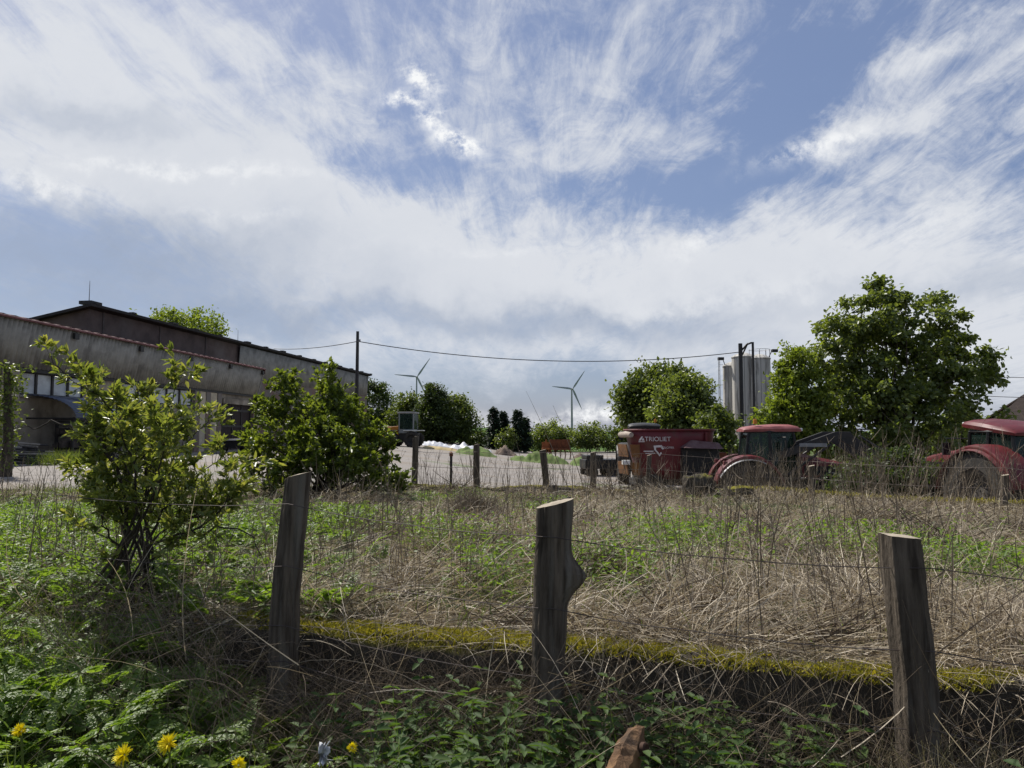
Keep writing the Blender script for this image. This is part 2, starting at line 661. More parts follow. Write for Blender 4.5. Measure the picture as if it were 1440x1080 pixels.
M_rust = pm('rusty_steel', (.20, .07, .03), (.10, .035, .02), 8, .85, .3)
M_glass = glassmat('tractor_glass', (.03, .05, .042), .05, .34)
M_frost = pm('frosted_glass', (.62, .64, .62), (.48, .5, .49), 1.8, .35, c3=(.38, .38, .36), s3=.8)
M_bark = pm('grey_bark', (.085, .07, .055), (.045, .036, .028), 10, .95, .5, stretch=(1, 1, .3))


def brick_mat():
    m = bpy.data.materials.new('old_brick')
    m.use_nodes = True
    nt = m.node_tree
    b = NB(nt)
    p = nt.nodes['Principled BSDF']
    co = b.n('ShaderNodeNewGeometry').outputs['Position']
    sep = b.n('ShaderNodeSeparateXYZ')
    nt.links.new(co, sep.inputs[0])
    cmb = b.n('ShaderNodeCombineXYZ')
    nt.links.new(b.m('ADD', sep.outputs[1], sep.outputs[0]), cmb.inputs[0])
    nt.links.new(sep.outputs[2], cmb.inputs[1])
    br = b.n('ShaderNodeTexBrick')
    nt.links.new(cmb.outputs[0], br.inputs['Vector'])
    br.inputs['Color1'].default_value = (.22, .10, .065, 1)
    br.inputs['Color2'].default_value = (.16, .07, .05, 1)
    br.inputs['Mortar'].default_value = (.25, .22, .18, 1)
    br.inputs['Scale'].default_value = 1.0
    br.inputs['Brick Width'].default_value = .26
    br.inputs['Row Height'].default_value = .085
    br.inputs['Mortar Size'].default_value = .012
    nz = b.noise(co, .9, 5, .6).outputs['Fac']
    nt.links.new(b.mix(b.mapr(nz, .42, .56), br.outputs[0], (.19, .165, .14)), p.inputs['Base Color'])
    p.inputs['Roughness'].default_value = .9
    return m


M_brick = brick_mat()


# ------------------------------------------------------------------ the long barn
def make_barn():
    u = Vector((.075, 1, 0)).normalized()
    n = Vector((-u.y, u.x, 0))            # to the left, away from the yard
    O = Vector((-20.1, 42, 0)) - u * 22.0
    M = Matrix(((u.x, n.x, 0, O.x), (u.y, n.y, 0, O.y), (0, 0, 1, 0), (0, 0, 0, 1)))

    def S(px):                              # distance along the wall line seen at pixel column px
        k = (px - 720) / FPX
        # O + s*u lies on X = k*Y
        s = (k * O.y - O.x) / (u.x - k * u.y)
        return s
    root = thing('barn', 'long weathered barn with slanted cladding and red lean-to roof, left of the yard', 'barn', (O.x + u.x * 22, O.y + u.y * 22, .42))
    s_end = S(358)
    g0 = .2
    zE, zW = 6.35, 4.28                     # eave, window head
    # rear body of the lean-to
    m = MB(M)
    segs = [(S(-60), S(26)), (S(116), S(172)), (S(270), S(312)), (s_end - .4, s_end)]
    for a, b_ in segs:
        m.box(a, b_, 0, .35, g0, zW)
    for a, b_ in ((S(26), S(116)), (S(172), S(270))):
        m.box(a, b_, 0, .35, g0, 3.25)
    m.box(S(312), s_end - .4, 0, .35, 3.95, zW)
    m.box(-6, s_end, .36, .5, g0, zW + .1)
    m.build('wall', M_plaster, root)
    # band windows
    for (a, b_, k) in ((S(26), S(116), 4), (S(172), S(270), 5)):
        f = MB(M)
        w = (b_ - a) / k
        for i in range(k + 1):
            f.box(a + i * w - .06, a + i * w + .06, .02, .2, 3.3, 4.23)
        f.box(a, b_, .025, .19, 3.253, 3.33)
        f.box(a, b_, .025, .19, 4.19, 4.277)
        fo = f.build('window_frame', M_dark, root)
        for i in range(k):
            g = MB(M)
            g.box(a + i * w + .06, a + (i + 1) * w - .06, .09, .11, 3.33, 4.19)
            g.build('pane', M_frost, fo)
        sl = MB(M)
        sl.box(a - .1, b_ + .1, -.12, .0, 3.15, 3.25)
        sl.build('window_sill', M_concrete, root)
    # head beam
    m = MB(M)
    m.box(-6, s_end, -.14, -.003, 4.25, 4.45)
    m.build('head_beam', M_dark, root)
    # piers and pillars
    for px in (274, 290, 306, 356):
        s = S(px)
        m = MB(M)
        m.box(s - .28, s + .28, -.16, -.003, g0, 4.245)
        m.build('brick_pier', M_brick, root)
    s = S(8)
    m = MB(M)
    m.box(s - .5, s + .5, -.18, -.003, g0, 4.245)
    m.build('pier', M_plaster, root)
    for px0, px1 in ((279, 287), (294, 303), (359, 363)):
        m = MB(M)
        m.box(S(px0), S(px1), -.10, -.004, g0, 4.245)
        m.build('cream_pier', pm('cream_plaster', (.58, .50, .36), (.42, .36, .26), 1.5, .9, .2), root)
    # door
    a, b_ = S(314), s_end - .45
    m = MB(M)
    m.box(a, b_, .1, .2, g0, 3.62)
    d = m.build('door', pm('dark_door_boards', (.045, .03, .026), (.025, .018, .016), 4, .8, .3, stretch=(3, 3, .3)), root)
    m = MB(M)
    for t in (.02, .335, .65, .97):
        m.box(a + (b_ - a) * t - .05, a + (b_ - a) * t + .05, .05, .098, g0, 3.6)
    for z in (.9, 2.0, 3.1):
        m.box(a + .1, b_ - .1, .06, .097, z, z + .14)
    m.build('door_frame', M_dark, d)
    m = MB(M)
    m.box(a - .15, b_ + .15, -.1, -.004, 3.6, 3.96)
    m.build('lintel', M_plaster, root)
    # slanted fascia
    m = MB(M)
    m.sheet((-6, -.18, zW + .12), (s_end, -.18, zW + .12), (s_end, -.62, zE + .05), (-6, -.62, zE + .05), 150, .045, (0, -.9, -.4))
    m.build('fascia_cladding', M_clad, root, shade=True, solid=.02)
    # hooks and pipe stubs under the eave
    for k in range(7):
        s = 3 + k * 5.2
        m = MB(M)
        m.box(s, s + .3, -.72, -.6, zE - .42, zE - .15)
        m.build('eave_bracket', M_dark, root)
    m = MB(M)
    m.tube([(-6, -.74, zE - .02), (s_end + .1, -.74, zE - .02)], .05, 8)
    m.build('gutter', M_trim, root, shade=True)
    # roof of the lean-to, rising to the hall wall
    N = at(125, 432, 42)
    F = at(516, 528, 88)

    def hall(t, off=0.0, z=0.0):
        d = (F - N)
        h = Vector((d.x, d.y, 0)).normalized()
        q = Vector((-h.y, h.x, 0))
        p = N + d * t + q * off
        return Vector((p.x, p.y, z if z else p.z))
    m = MB()
    rows = []
    for j in range(2):
        r = []
        for i in range(241):
            s = -6 + (s_end + 6.15) * i / 240
            e = M @ Vector((s, -.70, zE + .06))
            back = M @ Vector((s, 5.6 - .03 * s, zE + 1.05))
            p = e.lerp(back, j)
            p.z += .02 * math.sin(i * math.pi / 2)
            r.append(p)
        rows.append(r)
    m.grid(rows)
    m.build('roof', M_redroof, root, solid=.06)
    # near end of lean-to roof edge board
    m = MB(M)
    m.box(s_end + .02, s_end + .14, -.70, 3.2, zE - .35, zE + .0)
    m.build('roof_edge_board', M_redroof, root)
    m = MB(M)
    m.hexa([(s_end + .02, -.2, zW + .1), (s_end + .1, -.2, zW + .1), (s_end + .1, 2.6, zW + .1), (s_end + .02, 2.6, zW + .1), (s_end + .02, -.62, zE - .36), (s_end + .1, -.62, zE - .36), (s_end + .1, 2.6, zE - .36), (s_end + .02, 2.6, zE - .36)])
    m.build('gable_cladding', M_clad, root)
    # tall hall: walls
    d = (F - N)
    h = Vector((d.x, d.y, 0)).normalized()
    q = Vector((-h.y, h.x, 0))
    Lh = Vector((d.x, d.y, 0)).length
    H = Matrix(((h.x, q.x, 0, N.x), (h.y, q.y, 0, N.y), (0, 0, 1, 0), (0, 0, 0, 1)))
    zN, zF = N.z, F.z
    zt = lambda s: zN + (zF - zN) * s / Lh
    s_b = 16.5                              # where the render ends and the cladding starts
    W = 16
    m = MB(H)
    m.hexa([(0, 0, g0), (Lh, 0, g0), (Lh, W, g0), (0, W, g0), (0, 0, zN), (Lh, 0, zF), (Lh, W, zF - 3.2), (0, W, zN - 3.2)])
    m.build('hall_wall', M_render, root)
    for k in range(3):
        s = 1.2 + k * 5.4
        m = MB(H)
        m.box(s - .05, s + .05, -.05, -.003, 6.2, zt(s) - .1)
        m.build('panel_joint', pm('joint_mortar', (.13, .11, .10), (.08, .065, .06), 3, .9), root)
    m = MB(H)
    m.box(14.3, 24, -.07, -.004, g0, 6.6)
    m.box(24.02, Lh - .1, -.068, -.004, g0, 6.4)
    m.build('brick_wall', M_brick, root)
    m = MB(H)
    m.sheet((s_b, -.10, 6.05), (Lh - .2, -.10, 6.05), (Lh - .2, -.28, zF - .15), (s_b, -.28, zt(s_b) - .15), 110, .045, (0, -1, 0))
    m.build('hall_cladding', M_clad, root, shade=True, solid=.02)
    m = MB(H)
    for s in (30, 36, 42):
        m.box(s, s + 1.6, -.12, -.072, 3.2, 4.6)
        m.build('hall_window', M_dark, root)
        m = MB(H)
    # roof slab with ridge rolls
    m = MB(H)
    ov = .5
    m.hexa([(-.4, -ov, zN + .0), (Lh + .4, -ov, zF + .0), (Lh + .4, W + .5, zF - 3.3), (-.4, W + .5, zN - 3.3),
            (-.4, -ov, zN + .16), (Lh + .4, -ov, zF + .16), (Lh + .4, W + .5, zF - 3.1), (-.4, W + .5, zN - 3.1)])
    m.build('hall_roof', pm('tarred_roof', (.05, .045, .042), (.03, .028, .026), 3, .9, .3), root)
    rr = random.Random(4)
    for k in range(16):
        m = MB(H)
        s = .2 + k * 3.3 + rr.uniform(-.5, .5)
        if s < Lh:
            m.box(s, s + rr.uniform(.3, .7), -ov - .03, -ov + .3, zt(s) + .161, zt(s) + .161 + rr.uniform(.06, .12))
            m.build('roof_clip', M_dark, root)
    m = MB(H)
    m.box(-.2, .7, -.3, .5, zN + .165, zN + .36)
    m.build('ridge_cap', M_dark, root)
    p = at(125, 432, 42.2)
    m = MB()
    m.tube([(p.x, p.y, p.z + .25), (p.x, p.y, p.z + 1.55)], [.025, .012], 6)
    m.build('lightning_rod', M_grey, root)
    p = at(336, 482, 62)
    m = MB()
    m.tube([(p.x - .1, p.y, p.z + .0), (p.x - .1, p.y, p.z + 1.1)], [.025, .012], 6)
    m.build('lightning_rod', M_grey, root)
    # arched corrugated canopy on the wall
    a, b_ = S(35), S(112)
    M_can = pm('blue_grey_corrugated_plastic', (.085, .105, .15), (.055, .07, .105), 2, .3, spec=.6)
    M_can2 = pm('pale_corrugated_plastic', (.30, .34, .40), (.22, .26, .32), 2, .3, spec=.6)
    for (x0, x1, mt) in ((a, a + (b_ - a) * .56, M_can), (a + (b_ - a) * .57, b_, M_can2)):
        m = MB(M)
        rows = []
        for i in range(61):
            t = i / 60
            ang = t * math.pi * .5
            r = []
            for j in range(2):
                x = x0 + (x1 - x0) * j
                y = -2.3 * math.sin(ang)
                z = 2.25 + 1.0 * math.cos(ang)
                k = .022 * math.sin(i * math.pi / 2)
                r.append((x, y - k * math.sin(ang) - .02, z + k * math.cos(ang)))
            rows.append(r)
        m.grid(rows)
        m.build('canopy_sheet', mt, root, shade=True, solid=.012)
    m = MB(M)
    for s in (a + .1, a + (b_ - a) * .5, b_ - .1):
        m.tube([(s, -2.15, g0), (s, -2.15, 2.3)], .05, 6)
        m.tube([(s, -2.2, 2.25), (s, -.02, 2.25)], .04, 6)
    m.tube([(a, -2.25, 2.2), (b_, -2.25, 2.2)], .045, 6)
    m.build('canopy_frame', M_dark, root)
    return M, S


BARN_M, BARN_S = make_barn()


# ------------------------------------------------------------------ machines
def wheel(name, c, r, w, parent, rim_mat, lugs=22, nr=36, lab=None):
    """a tractor wheel with lugged tyre and dished rim; axle along local y"""
    cx, cy, cz = c
    h = w / 2
    t = MB()
    t.lathe([(r * .56, -h * .8), (r * .62, -h), (r * .86, -h * 1.02), (r * .955, -h * .82), (r * .96, h * .82), (r * .86, h * 1.02), (r * .62, h), (r * .56, h * .8), (r * .56, -h * .8)], c, nr, 'Y')
    for k in range(lugs):
        a = 2 * math.pi * k / lugs
        for sgn in (-1, 1):
            aa = a + (math.pi / lugs if sgn > 0 else 0)
            ps = []
            for (yy, da) in ((0.02 * sgn, .0), (h * .98 * sgn, .22)):
                for rr in (r * .95, r * 1.01):
                    for dd in (-.035, .035):
                        ang = aa + da + dd
                        ps.append((cx + rr * math.cos(ang), cy + yy, cz + rr * math.sin(ang)))
            # ps: y0(r0 d-,d+ , r1 d-,d+), y1(...)
            t.hexa([ps[0], ps[1], ps[5], ps[4], ps[2], ps[3], ps[7], ps[6]])
    w_o = t.build(name, M_rubber, parent, local=True, shade=False)
    if lab:
        w_o['label'] = lab
    rm = MB()
    for sg in (-1, 1):
        rm.lathe([(0.02, sg * h * .35), (r * .2, sg * h * .35), (r * .24, sg * h * .1), (r * .42, sg * h * .15), (r * .5, sg * h * .7), (r * .565, sg * h * .84), (r * .575, sg * h * .7)], c, nr, 'Y')
        for k in range(8):
            a = 2 * math.pi * k / 8
            rm.lathe([(.0, sg * h * .45), (.02, sg * h * .45), (.02, sg * h * .3)], (cx + r * .15 * math.cos(a), cy, cz + r * .15 * math.sin(a)), 6, 'Y')
    rm.build('rim', rim_mat, w_o, local=True, shade=True)
    return w_o


def tractor(name, label, loc, rz, paint, roof_mat, loader=False, roof_tilt=0.0, rimm=None, cs=0.0, wr=.9, hz=0.0):
    t = thing(name, label, 'tractor', loc, rz)
    rimm = rimm or M_grey
    # chassis
    m = MB()
    m.box(-.55, 3.05, -.26, .26, .62, 1.12)
    m.box(-.5, .5, -.62, .62, .7, 1.1)
    m.box(2.35, 2.75, -.72, .72, .5, .7)
    m.box(3.05, 3.5, -.36, .36, .62, 1.05)
    m.tube([(0, -.75, .9), (0, .75, .9)], .14, 10)
    m.tube([(-.5, -.45, .6), (-1.15, -.42, .55)], .045, 6)
    m.tube([(-.5, .45, .6), (-1.15, .42, .55)], .045, 6)
    m.box(.55, 1.6, .3, .72, .55, 1.0)
    m.box(.55, 1.6, -.72, -.3, .55, 1.0)
    m.build('chassis', M_dark, t, True, bevel=.02)
    # hood
    HT = Matrix.Translation((0, 0, hz))
    prof = [(.95, 1.15), (.95, 1.92), (1.6, 1.88), (2.5, 1.74), (3.1, 1.58), (3.28, 1.4), (3.3, 1.12)]
    m = MB(HT)
    rows = []
    for x, zt in [(.95 + cs, 1.93), (1.5 + cs * .6, 1.90), (2.1, 1.82), (2.7, 1.71), (3.08, 1.6), (3.24, 1.45), (3.3, 1.3)]:
        wd = .44 if x < 2.9 else .44 - (x - 2.9) * .35
        zb = 1.22
        rows.append([(x, -wd, zb), (x, -wd, zb + (zt - zb) * .6), (x, -wd * .92, zt - .07), (x, -wd * .6, zt), (x, 0, zt + .03), (x, wd * .6, zt), (x, wd * .92, zt - .07), (x, wd, zb + (zt - zb) * .6), (x, wd, zb)])
    m.grid(rows)
    m.add([*rows[-1]], [tuple(range(9))])
    hd = m.build('hood', paint, t, True, shade=True)
    for sg in (-1, 1):
        m = MB(HT)
        m.box(1.15 + cs, 2.75, sg * .446 - .006, sg * .446 + .006, 1.28, 1.56)
        m.build('side_grille', M_black, hd, True)
    m = MB(HT)
    m.box(3.2, 3.33, -.27, .27, 1.12, 1.38)
    m.build('front_grille', M_black, hd, True, bevel=.01)
    for sg in (-1, 1):
        m = MB(HT)
        m.box(3.13, 3.22, sg * .22 - .1, sg * .22 + .1, 1.44, 1.53)
        m.build('headlight', M_white, t, True, bevel=.01)
    # cab: floor, pillars, roof
    CT = Matrix.Translation((cs, 0, 0))
    m = MB(CT)
    m.box(-.62, 1.0, -.62, .62, 1.1, 1.34)
    m.box(.85, .98, -.5, .5, 1.34, 1.95)
    m.box(-.55, .0, -.66, -.4, 1.34, 1.62)
    m.box(-.55, .0, .4, .66, 1.34, 1.62)
    m.build('cab_floor', M_black, t, True, bevel=.02)
    m = MB(CT)
    P = {}
    for sg in (-1, 1):
        P[('r', sg)] = ((-.66, sg * .66, 1.5), (-.52, sg * .62, 2.62))
        P[('m', sg)] = ((.12, sg * .78, 1.3), (.08, sg * .70, 2.62))
        P[('f', sg)] = ((1.02, sg * .56, 1.3), (.80, sg * .60, 2.62))
        for k in 'rmf':
            m.tube(P[(k, sg)], .045 if k != 'm' else .05, 6)
        m.tube([P[('r', sg)][0], P[('m', sg)][0]], .04, 6)
        m.tube([P[('m', sg)][0], P[('f', sg)][0]], .04, 6)
        m.tube([P[('r', sg)][1], P[('m', sg)][1], P[('f', sg)][1]], .045, 6)
    m.tube([P[('r', -1)][1], P[('r', 1)][1]], .05, 6)
    m.tube([P[('f', -1)][1], P[('f', 1)][1]], .05, 6)
    m.tube([P[('r', -1)][0], P[('r', 1)][0]], .05, 6)
    m.build('cab_frame', M_black, t, True, shade=True)
    for a, b_ in ((('r', -1), ('m', -1)), (('m', -1), ('f', -1)), (('f', -1), ('f', 1)), (('f', 1), ('m', 1)), (('m', 1), ('r', 1)), (('r', 1), ('r', -1))):
        m = MB(CT)
        m.add([P[a][0], P[b_][0], P[b_][1], P[a][1]], [(0, 1, 2, 3)])
        m.build('cab_window', M_glass, t, True, solid=.008)
    m = MB(CT)
    # interior
    m.box(-.42, .05, -.26, .26, 1.34, 1.72)
    m.box(-.5, -.36, -.25, .25, 1.7, 2.25)
    m.build('seat', M_black, t, True, bevel=.04)
    m = MB(CT)
    m.tube([(.82, 0, 1.4), (.5, 0, 1.95)], .04, 6)
    ring = [(.48 + .1 * math.sin(a), .19 * math.cos(a), 1.97 + .15 * math.sin(a)) for a in [2 * math.pi * k / 14 for k in range(15)]]
    m.tube(ring, .015, 5)
    m.build('steering_wheel', M_black, t, True)
    # roof
    T = CT @ Matrix.Translation((.1, 0, 2.66)) @ Matrix.Rotation(-roof_tilt, 4, 'Y')
    m = MB(T)
    rows = []
    for x, z1 in ((-.78, .03), (-.72, .08), (-.4, .13), (.2, .17), (.7, .16), (.88, .12), (.94, .06)):
        wd = .74 - max(0, abs(x) - .6) * .3
        rows.append([(x, -wd + .02, -.04), (x, -wd, z1 * .3), (x, -wd * .93, z1 * .75), (x, -wd * .7, z1), (x, 0, z1 + .03), (x, wd * .7, z1), (x, wd * .93, z1 * .75), (x, wd, z1 * .3), (x, wd - .02, -.04)])
    m.grid(rows)
    m.add([*rows[0]], [tuple(range(9))])
    m.add([*rows[-1]], [tuple(range(8, -1, -1))])
    bott = [r[0] for r in rows] + [r[-1] for r in reversed(rows)]
    m.add(bott, [tuple(range(len(bott)))])
    rf = m.build('roof', roof_mat, t, True, shade=True)
    for sg in (-1, 1):
        m = MB(T)
        m.box(.9, .99, sg * .5 - .09, sg * .5 + .09, -.02, .07)
        m.build('work_light', M_white, rf, True, bevel=.01)
    # beacon
    m = MB(T)
    m.lathe([(.0, .36), (.05, .35), (.06, .25), (.06, .2)], (-.4, -.5, 0), 10)
    m.build('beacon', M_orange, rf, True, shade=True)
    # wheels
    for sg in (-1, 1):
        wheel('rear_wheel', (0, sg * .94, wr), wr, .54, t, rimm)
        wheel('front_wheel', (2.55, sg * .9, .64), .64, .42, t, rimm, 18)
    # rear fenders
    for sg in (-1, 1):
        m = MB()
        rows = []
        for k in range(15):
            a = R(8 + 158 * k / 14)
            r0 = wr + .13
            x, z = r0 * math.cos(a), wr + r0 * math.sin(a)
            ix = .60
            r = [(x * .97, sg * ix, wr + (wr - .04) * math.sin(a)), (x, sg * ix, z), (x, sg * (.94 + .1), z), (x * 1.0, sg * (.94 + .24), z - .03), (x * .985, sg * (.94 + .27), z - .10)]
            rows.append(r)
        m.grid(rows)
        fo = m.build('fender', paint, t, True, shade=True, solid=.03)
        m = MB()
        rows = []
        for k in range(15):
            a = R((62 if loader else 12) + (90 if loader else 150) * k / 14)
            r1 = wr + .12
            rows.append([(r1 * math.cos(a), sg * 1.2, wr - .03 + r1 * math.sin(a) - .06), ((r1 - .02) * math.cos(a), sg * 1.29, wr - .07 + r1 * math.sin(a) - .06)])
        m.grid(rows)
        m.build('fender_lip', M_grey if loader else paint, fo, True, solid=.02)
        m = MB()
        m.box(-.75, -.65, sg * .98 - .1, sg * .98 + .1, wr + .72, wr + .84)
        m.build('tail_light', M_red, t, True, bevel=.01)
        m = MB()
        rows = []
        for k in range(9):
            a = R(20 + 130 * k / 8)
            rows.append([(2.55 + .74 * math.cos(a), sg * .7, .64 + .74 * math.sin(a)), (2.55 + .74 * math.cos(a), sg * 1.1, .62 + .74 * math.sin(a))])
        m.grid(rows)
        m.build('front_fender', M_black, t, True, solid=.02)
    # steps, exhaust, mirrors
    for sg in (-1, 1):
        m = MB()
        for z in (.45, .75, 1.05):
            m.box(.5, .95, sg * .72, sg * .95, z, z + .04)
        m.box(.5, .54, sg * .7, sg * .93, .45, 1.2)
        m.box(.91, .95, sg * .7, sg * .93, .45, 1.2)
        m.build('step', M_black, t, True)
        m = MB()
        m.tube([(.9, sg * .6, 2.45), (1.1, sg * 1.0, 2.45), (1.1, sg * 1.0, 2.3)], .015, 5)
        m.box(1.07, 1.11, sg * 1.02 - .1, sg * 1.02 + .1, 2.05, 2.35)
        m.build('mirror', M_black, t, True)
    m = MB()
    m.tube([(1.15, -.52, 1.3), (1.15, -.52, 2.35), (1.12, -.52, 2.55)], [.07, .06, .045], 10)
    m.build('exhaust', M_dark, t, True, shade=True)
    if loader:
        for sg in (-1, 1):
            m = MB()
            y0, y1 = (sg * .62, sg * .74) if sg > 0 else (sg * .74, sg * .62)
            m.prism([(.95, 1.75), (.95, 2.0), (2.6, 2.62), (3.05, 2.62), (3.15, 2.45), (2.7, 2.38)], y0, y1)
            m.prism([(2.85, 2.60), (3.12, 2.5), (4.95, 1.15), (4.8, 1.0), (2.75, 2.36)], y0 + .004, y1 + .004)
            arm = m.build('loader_arm', M_dark, t, True, bevel=.015)
            m = MB()
            m.box(1.55, 2.35, y1 + .008 if sg > 0 else y0 - .016, y1 + .016 if sg > 0 else y0 - .004, 2.16, 2.27)
            m.build('arm_plate', M_grey, arm, True)
            m = MB()
            m.tube([(1.2, sg * .68, 1.3), (2.5, sg * .68, 2.25)], .04, 8)
            m.build('cylinder', M_dark, t, True, shade=True)
            m = MB()
            m.tube([(3.3, sg * .68, 2.5), (4.7, sg * .68, 1.55)], .035, 8)
            m.build('cylinder', M_dark, t, True, shade=True)
            m = MB()
            m.box(.85, 1.15, sg * .5 - .05, sg * .68 + .05, .9, 2.05)
            m.build('loader_bracket', M_dark, t, True, bevel=.02)
        m = MB()
        m.tube([(4.85, -.8, 1.1), (4.85, .8, 1.1)], .06, 8)
        m.box(4.9, 5.0, -.75, .75, .55, 1.3)
        for k in range(5):
            y = -.7 + k * .35
            m.tube([(4.95, y, .6), (5.9, y, .5)], [.03, .01], 6)
        m.build('bale_fork', M_grey, t, True)
    return t


YR = -.95
tractor('tractor', 'red tractor with a black front loader, beside the mixer wagon', (7.35, 23.4, YR), R(-8), M_red, pm('faded_roof', (.32, .12, .11), (.2, .05, .05), 2.5, .5), loader=True, wr=.88, rimm=pm('muddy_rim', (.085, .075, .065), (.05, .045, .04), 6, .85), cs=.6)
tractor('tractor', 'red tractor with a red cab roof facing left, at the right edge of the photo', (11.75, 17.0, YR), R(96), M_red, M_red, roof_tilt=R(7), rimm=MATS['muddy_rim'], wr=1.10, hz=.28)
p = at(893, 600, 33.5)
tractor('tractor', 'dark tractor mostly hidden behind the maroon mixer wagon', (p.x + .55, p.y + .8, YR + .2), R(84), M_dark, M_black)


def text_mesh(body, size, M, name, mat, parent, depth=.004):
    cu = bpy.data.curves.new(name, 'FONT')
    cu.body = body
    cu.size = size
    cu.align_x = 'CENTER'
    cu.align_y = 'CENTER'
    cu.extrude = depth
    tmp = bpy.data.objects.new(name, cu)
    COL.objects.link(tmp)
    dg = bpy.context.evaluated_depsgraph_get()
    me = bpy.data.meshes.new_from_object(tmp.evaluated_get(dg))
    bpy.data.objects.remove(tmp)
    me.transform(M)
    me.materials.clear()
    me.materials.append(mat)
    o = bpy.data.objects.new(name, me)
    COL.objects.link(o)
    o.parent = parent
    return o


def mixer_wagon():
    c = at(932, 640, 30.0)
    t = thing('mixer_wagon', 'maroon feed mixer wagon with white lettering, in front of round trees', 'wagon', (c.x + .25, c.y, YR), R(2))
    # local: x along the wagon (rear at -x), y away
    m = MB()
    L0, L1, w = -1.75, 1.75, 1.15
    b0, b1 = -1.25, 1.45
    zt, zb = 2.70, .75
    # tub wall: rounded-corner loft, wide at the top
    def ring(x0, x1, hw, z, n=10):
        pts = []
        r = hw * .75
        for (cx, cy, a0) in ((x1 - r, hw - r, 0), (x0 + r, hw - r, 90), (x0 + r, -hw + r, 180), (x1 - r, -hw + r, 270)):
            for k in range(n):
                a = R(a0 + 90 * k / (n - 1))
                pts.append((cx + r * math.cos(a), cy + r * math.sin(a), z))
        return pts
    rows = [ring(b0, b1, .92, zb), ring(b0 - .15, b1 + .1, 1.0, 1.2), ring(L0 + .1, L1 - .05, 1.12, 2.3), ring(L0, L1, w, zt)]
    rows = [r + [r[0]] for r in rows]
    m.grid(rows)
    tub = m.build('tub', M_maroon, t, True, shade=True, solid=.05)
    m = MB()
    rg = ring(L0 - .02, L1 + .02, w + .03, zt)
    m.tube(rg + [rg[0]], .04, 6)
    m.build('rim_tube', M_maroon, tub, True)
    # side ribs
    for x in (-.55, .55, 1.2):
        m = MB()
        m.hexa([(x - .04, -1.07, .9), (x + .04, -1.07, .9), (x + .04, -.98, .9), (x - .04, -.98, .9), (x - .04, -1.2, 2.6), (x + .04, -1.2, 2.6), (x + .04, -1.1, 2.6), (x - .04, -1.1, 2.6)])
        if x > 1:
            m.build('side_rib', M_maroon, tub, True)
    # lettering on the near side (the side leans outward to the top)
    tilt = R(90 - 5.5)
    Mt = Matrix.Translation((-.72, -1.165, 2.33)) @ Matrix.Rotation(tilt, 4, 'X')
    M_let = pm('white_lettering', (.62, .58, .55), (.5, .45, .43), 9, .6)
    text_mesh('TRIOLIET', .25, Mt, 'lettering', M_let, tub)
    m = MB(Matrix.Translation((-1.36, -1.155, 2.33)) @ Matrix.Rotation(tilt, 4, 'X'))
    m.prism([(-.12, -.004), (.12, -.004), (.12, .004), (-.12, .004)], -.11, -.08)
    m.add([(-.12, -.05, 0), (-.03, -.05, 0), (.06, .11, 0), (.0, .11, 0)], [(0, 1, 2, 3)])
    m.add([(.0, -.05, 0), (.12, -.05, 0), (.06, .06, 0)], [(0, 1, 2)])
    m.build('triangle_mark', M_let, tub, True)
    Ms = Matrix.Translation((-.66, -1.135, 1.9)) @ Matrix.Rotation(R(84.5), 4, 'X')
    text_mesh('SOLOMIX', .12, Ms @ Matrix.Translation((.33, .1, 0)), 'model_lettering', M_let, tub)
    m = MB(Ms)
    # emblem: an angular shield outline with two side bars
    out = [(-.22, .18), (.10, .20), (.2, .05), (.1, -.12), (.0, -.24), (-.1, -.1), (-.2, .02)]
    inn = [(x * .62 - .0, y * .58) for x, y in out]
    n = len(out)
    m.add([(x, y, 0) for x, y in out] + [(x, y, 0) for x, y in inn], [(i, (i + 1) % n, (i + 1) % n + n, i + n) for i in range(n) if i not in (2,)])
    m.add([(-.62, -.06, 0), (-.24, -.06, 0), (-.22, -.02, 0), (-.62, -.02, 0)], [(0, 1, 2, 3)])
    m.add([(-.55, -.14, 0), (-.16, -.14, 0), (-.18, -.10, 0), (-.55, -.10, 0)], [(0, 1, 2, 3)])
    m.build('emblem', M_let, tub, True, solid=.004)
    # rear marker panels with dark diagonal stripes
    for z0, z1 in ((1.62, 2.12), (.92, 1.42)):
        m = MB()
        m.hexa([(-1.72, -1.0, z0), (-1.45, -1.16, z0), (-1.43, -1.12, z0), (-1.7, -.95, z0), (-1.8, -1.04, z1), (-1.45, -1.2, z1), (-1.42, -1.16, z1), (-1.78, -.99, z1)])
        m.build('marker_panel', pm('yellow_orange_panel', (.19, .085, .024), (.10, .045, .018), 3, .7), t, True)
        m = MB()
        m.hexa([(-1.95, .6, z0), (-1.82, -.75, z0), (-1.78, -.75, z0), (-1.91, .6, z0), (-2.0, .6, z1), (-1.9, -.75, z1), (-1.86, -.75, z1), (-1.96, .6, z1)])
        m.build('marker_panel', pm('yellow_orange_panel', (.19, .085, .024), (.10, .045, .018), 3, .7), t, True)
    # rear roller of rolled sacking at the top corner and ladder
    m = MB()
    m.tube([(-1.72, -.95, 2.5), (-1.82, -.3, 2.52), (-1.85, .7, 2.5)], [.10, .13, .11], 12)
    m.build('roller', pm('pale_timber', (.42, .36, .30), (.28, .23, .19), 6, .8), t, True, shade=True)
    m = MB()
    m.box(-2.05, -1.75, -.9, -.6, 1.32, 1.5)
    m.build('rear_lamp', M_white, t, True, bevel=.02)
    # front discharge spout and conveyor cover
    m = MB()
